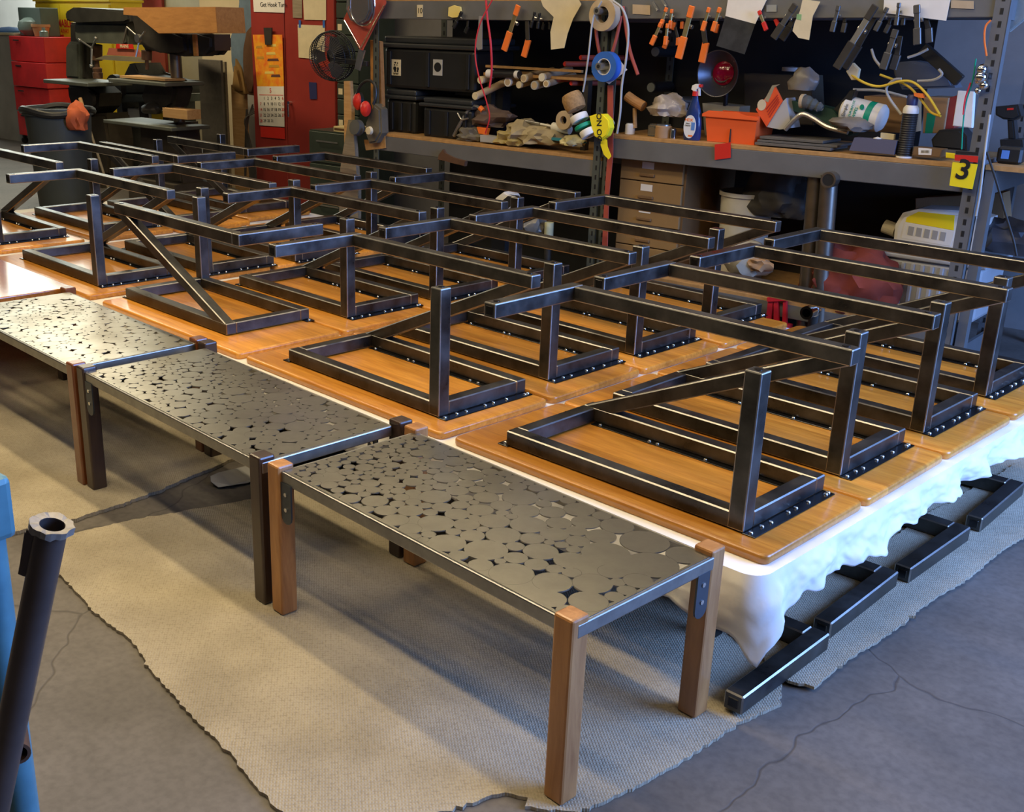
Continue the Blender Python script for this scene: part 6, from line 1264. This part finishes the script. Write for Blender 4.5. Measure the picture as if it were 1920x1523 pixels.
# black trash can
pc = Vector((0, 0, 0)); 
t = empty('trash_can', (-7.95, 2.75, 0), 0, 'big dark grey trash can at the left edge behind the tables', 'trash can')
bm = new_bm(); lathe(bm, [(0, 0), (.22, 0), (.27, .80), (.29, .80), (.29, .86), (.265, .86), (.255, .78), (.205, .02), (0, .02)], 36); part('can', bm, mat('dark_green_grey_plastic', (.07, .08, .07), .5, 0, .2, 5), t, smooth=True)
bm = new_bm(); pipe(bm, [(.285 * math.cos(a), .285 * math.sin(a), .83 + .02 * math.sin(3 * a)) for a in np.linspace(0, 2 * PI, 33)[:-1]], .03, 8, closed=True); part('liner', bm, c['black'], t, smooth=True)
oc = crumple('orange_cloth', 40, 245, 1.1, .10, .08, .14, mat('orange_red_cloth', (.55, .12, .04), .8, 0, .3, 5), 'orange red cloth hanging by the trash can', 'cloth', 67, amp=.4); oc.location = Vector((-7.95, 2.75, .70)) + RU * .30
# black stool / stand
bb = (Q(120, 300, .9)[0], .9, 0); t = thing('steel_stand', bb, 'dark angle iron stand before the left drill press', 'stand'); bm = new_bm()
p, q = LP(92, 228, .9, bb), LP(136, 226, .9, bb); beam(bm, p, q, .05, .04, .003, 1, 0); beam(bm, LP(118, 230, .9, bb), Vector((LP(126, 330, .9, bb).x, 0, 0)), .05, .04, .003, 1, 0, up=(0, 1, 0)); beam(bm, LP(128, 230, .95, bb), Vector((LP(134, 330, .9, bb).x, .05, 0)), .035, .03, .003, 1, 0, up=(0, 1, 0)); part('frame', bm, c['dark'], t)
# window frame on the far wall
u0_, z0 = Q(-60, 200, 6.19); u1_, z1_ = Q(16, -40, 6.19)
# ---- foreground at left: blue machine post and torn steel pipe
def FW(px, py, D): return Vector((CX, CY, CZ)) + (CM @ Vector(((px - 836.3) / FPX, -(py - 768.5) / FPX, -1))) * D
pz = FW(-30, 960, 1.55); t = empty('blue_machine_post', (pz.x, pz.y, 0), TH, 'blue chipped machine post with a square cap at the left edge', 'post')
bm = new_bm(); zt = pz.z; cyl(bm, (0, 0, 0), (0, 0, zt + .02), .024, n=24); part('tube', bm, c['bluep'], t, smooth=True)
bm = new_bm(); box(bm, (-.031, -.031, zt - .04), (.031, .031, zt + .055), .01, 2); part('cap', bm, c['bluep'], t)
p = FW(32, 1392, 1.6); p = p - Vector((pz.x, pz.y, 0)); rz_ = Matrix.Rotation(-TH, 3, 'Z'); p = rz_ @ p
bm = new_bm(); d = (rz_ @ (Vector((CX, CY, CZ)) - FW(32, 1392, 1.6))).normalized(); d.z = 0; d.normalize()
qM = Matrix.Translation(p) @ Vector((0, 0, 1)).rotation_difference(d).to_matrix().to_4x4(); lathe(bm, [(.012, -.06), (.017, -.06), (.017, .03), (.012, .03), (.012, -.06)], 20, qM); part('pipe_stub', bm, c['rust'], t, smooth=True)
bm = new_bm(); cyl(bm, (-.02, -.03, zt * .05), (-.02, -.03, zt * .30), .03, n=16); part('red_collar', bm, c['red'], t)
pt_, pb_ = FW(98, 985, 1.42), FW(-34, 1640, 1.64)
dd = (pb_ - pt_).normalized(); foot = pt_ + dd * (pt_.z / -dd.z) * .998
t = empty('torn_steel_pipe', tuple(foot), 0, 'brown grey steel pipe leaning up with a torn flange at its open top', 'pipe'); P0 = pt_ - foot; r = .0205
qM = Matrix.Translation(P0) @ Vector((0, 0, 1)).rotation_difference(-dd).to_matrix().to_4x4(); L = P0.length
bm = new_bm(); lathe(bm, [(r, -L + .03), (r, 0), (r * .78, 0), (r * .78, -.12)], 30, qM); part('tube', bm, mat('brown_grey_pipe', (.11, .09, .085), .42, .5, .3, 10), t, smooth=True)
bm = new_bm(); rng = random.Random(3); n = 26; A = []
for k in range(n):
    a = 2 * PI * k / n; R2 = r * (1.22 + .22 * rng.random()); A.append([bm.verts.new(qM @ Vector((q * math.cos(a), q * math.sin(a), z))) for q, z in ((r * .8, .001), (R2, .001 + .003 * rng.random()), (R2 * .98, -.006 - .004 * rng.random()), (r * .99, -.008))])
for k in range(n):
    for j in range(4): bm.faces.new((A[k][j], A[(k + 1) % n][j], A[(k + 1) % n][(j + 1) % 4], A[k][(j + 1) % 4]))
part('torn_flange', bm, mat('cut_steel_slag', (.35, .33, .30), .55, .5, .4, 40), t)
bm = new_bm(); s_ = (CM @ Vector((-1, 0, 0))); c0 = P0 + s_ * (r * 1.08)
for k, (a, h_) in enumerate(((.008, .07), (.012, .05))): beam(bm, c0 + dd * a + s_ * .002 * k, c0 + dd * (a + h_), .008, .018, .001, 1, 0)
part('torn_tab', bm, mat('brown_grey_pipe', (.11, .09, .085), .42, .5, .3, 10), t)
# clear scrap of plastic on the floor under the bench
p = Vector((-1.42, .20, .0)); bm = new_bm(); rng = random.Random(9)
f = [bm.verts.new((.06 * math.cos(a) * (1 + .3 * rng.random()), .10 * math.sin(a) * (1 + .3 * rng.random()), .02 * rng.random())) for a in np.linspace(0, 2 * PI, 12)[:-1]]; bm.faces.new(f)
o = obj('plastic_scrap', bm, mat('thin_clear_scrap', (.7, .7, .7), .2, 0, trans=.5), None, (-1.93, .50, .006)); solidify(o, .001); tag(o, 'thin clear plastic scrap on the floor between the two pads', 'scrap')
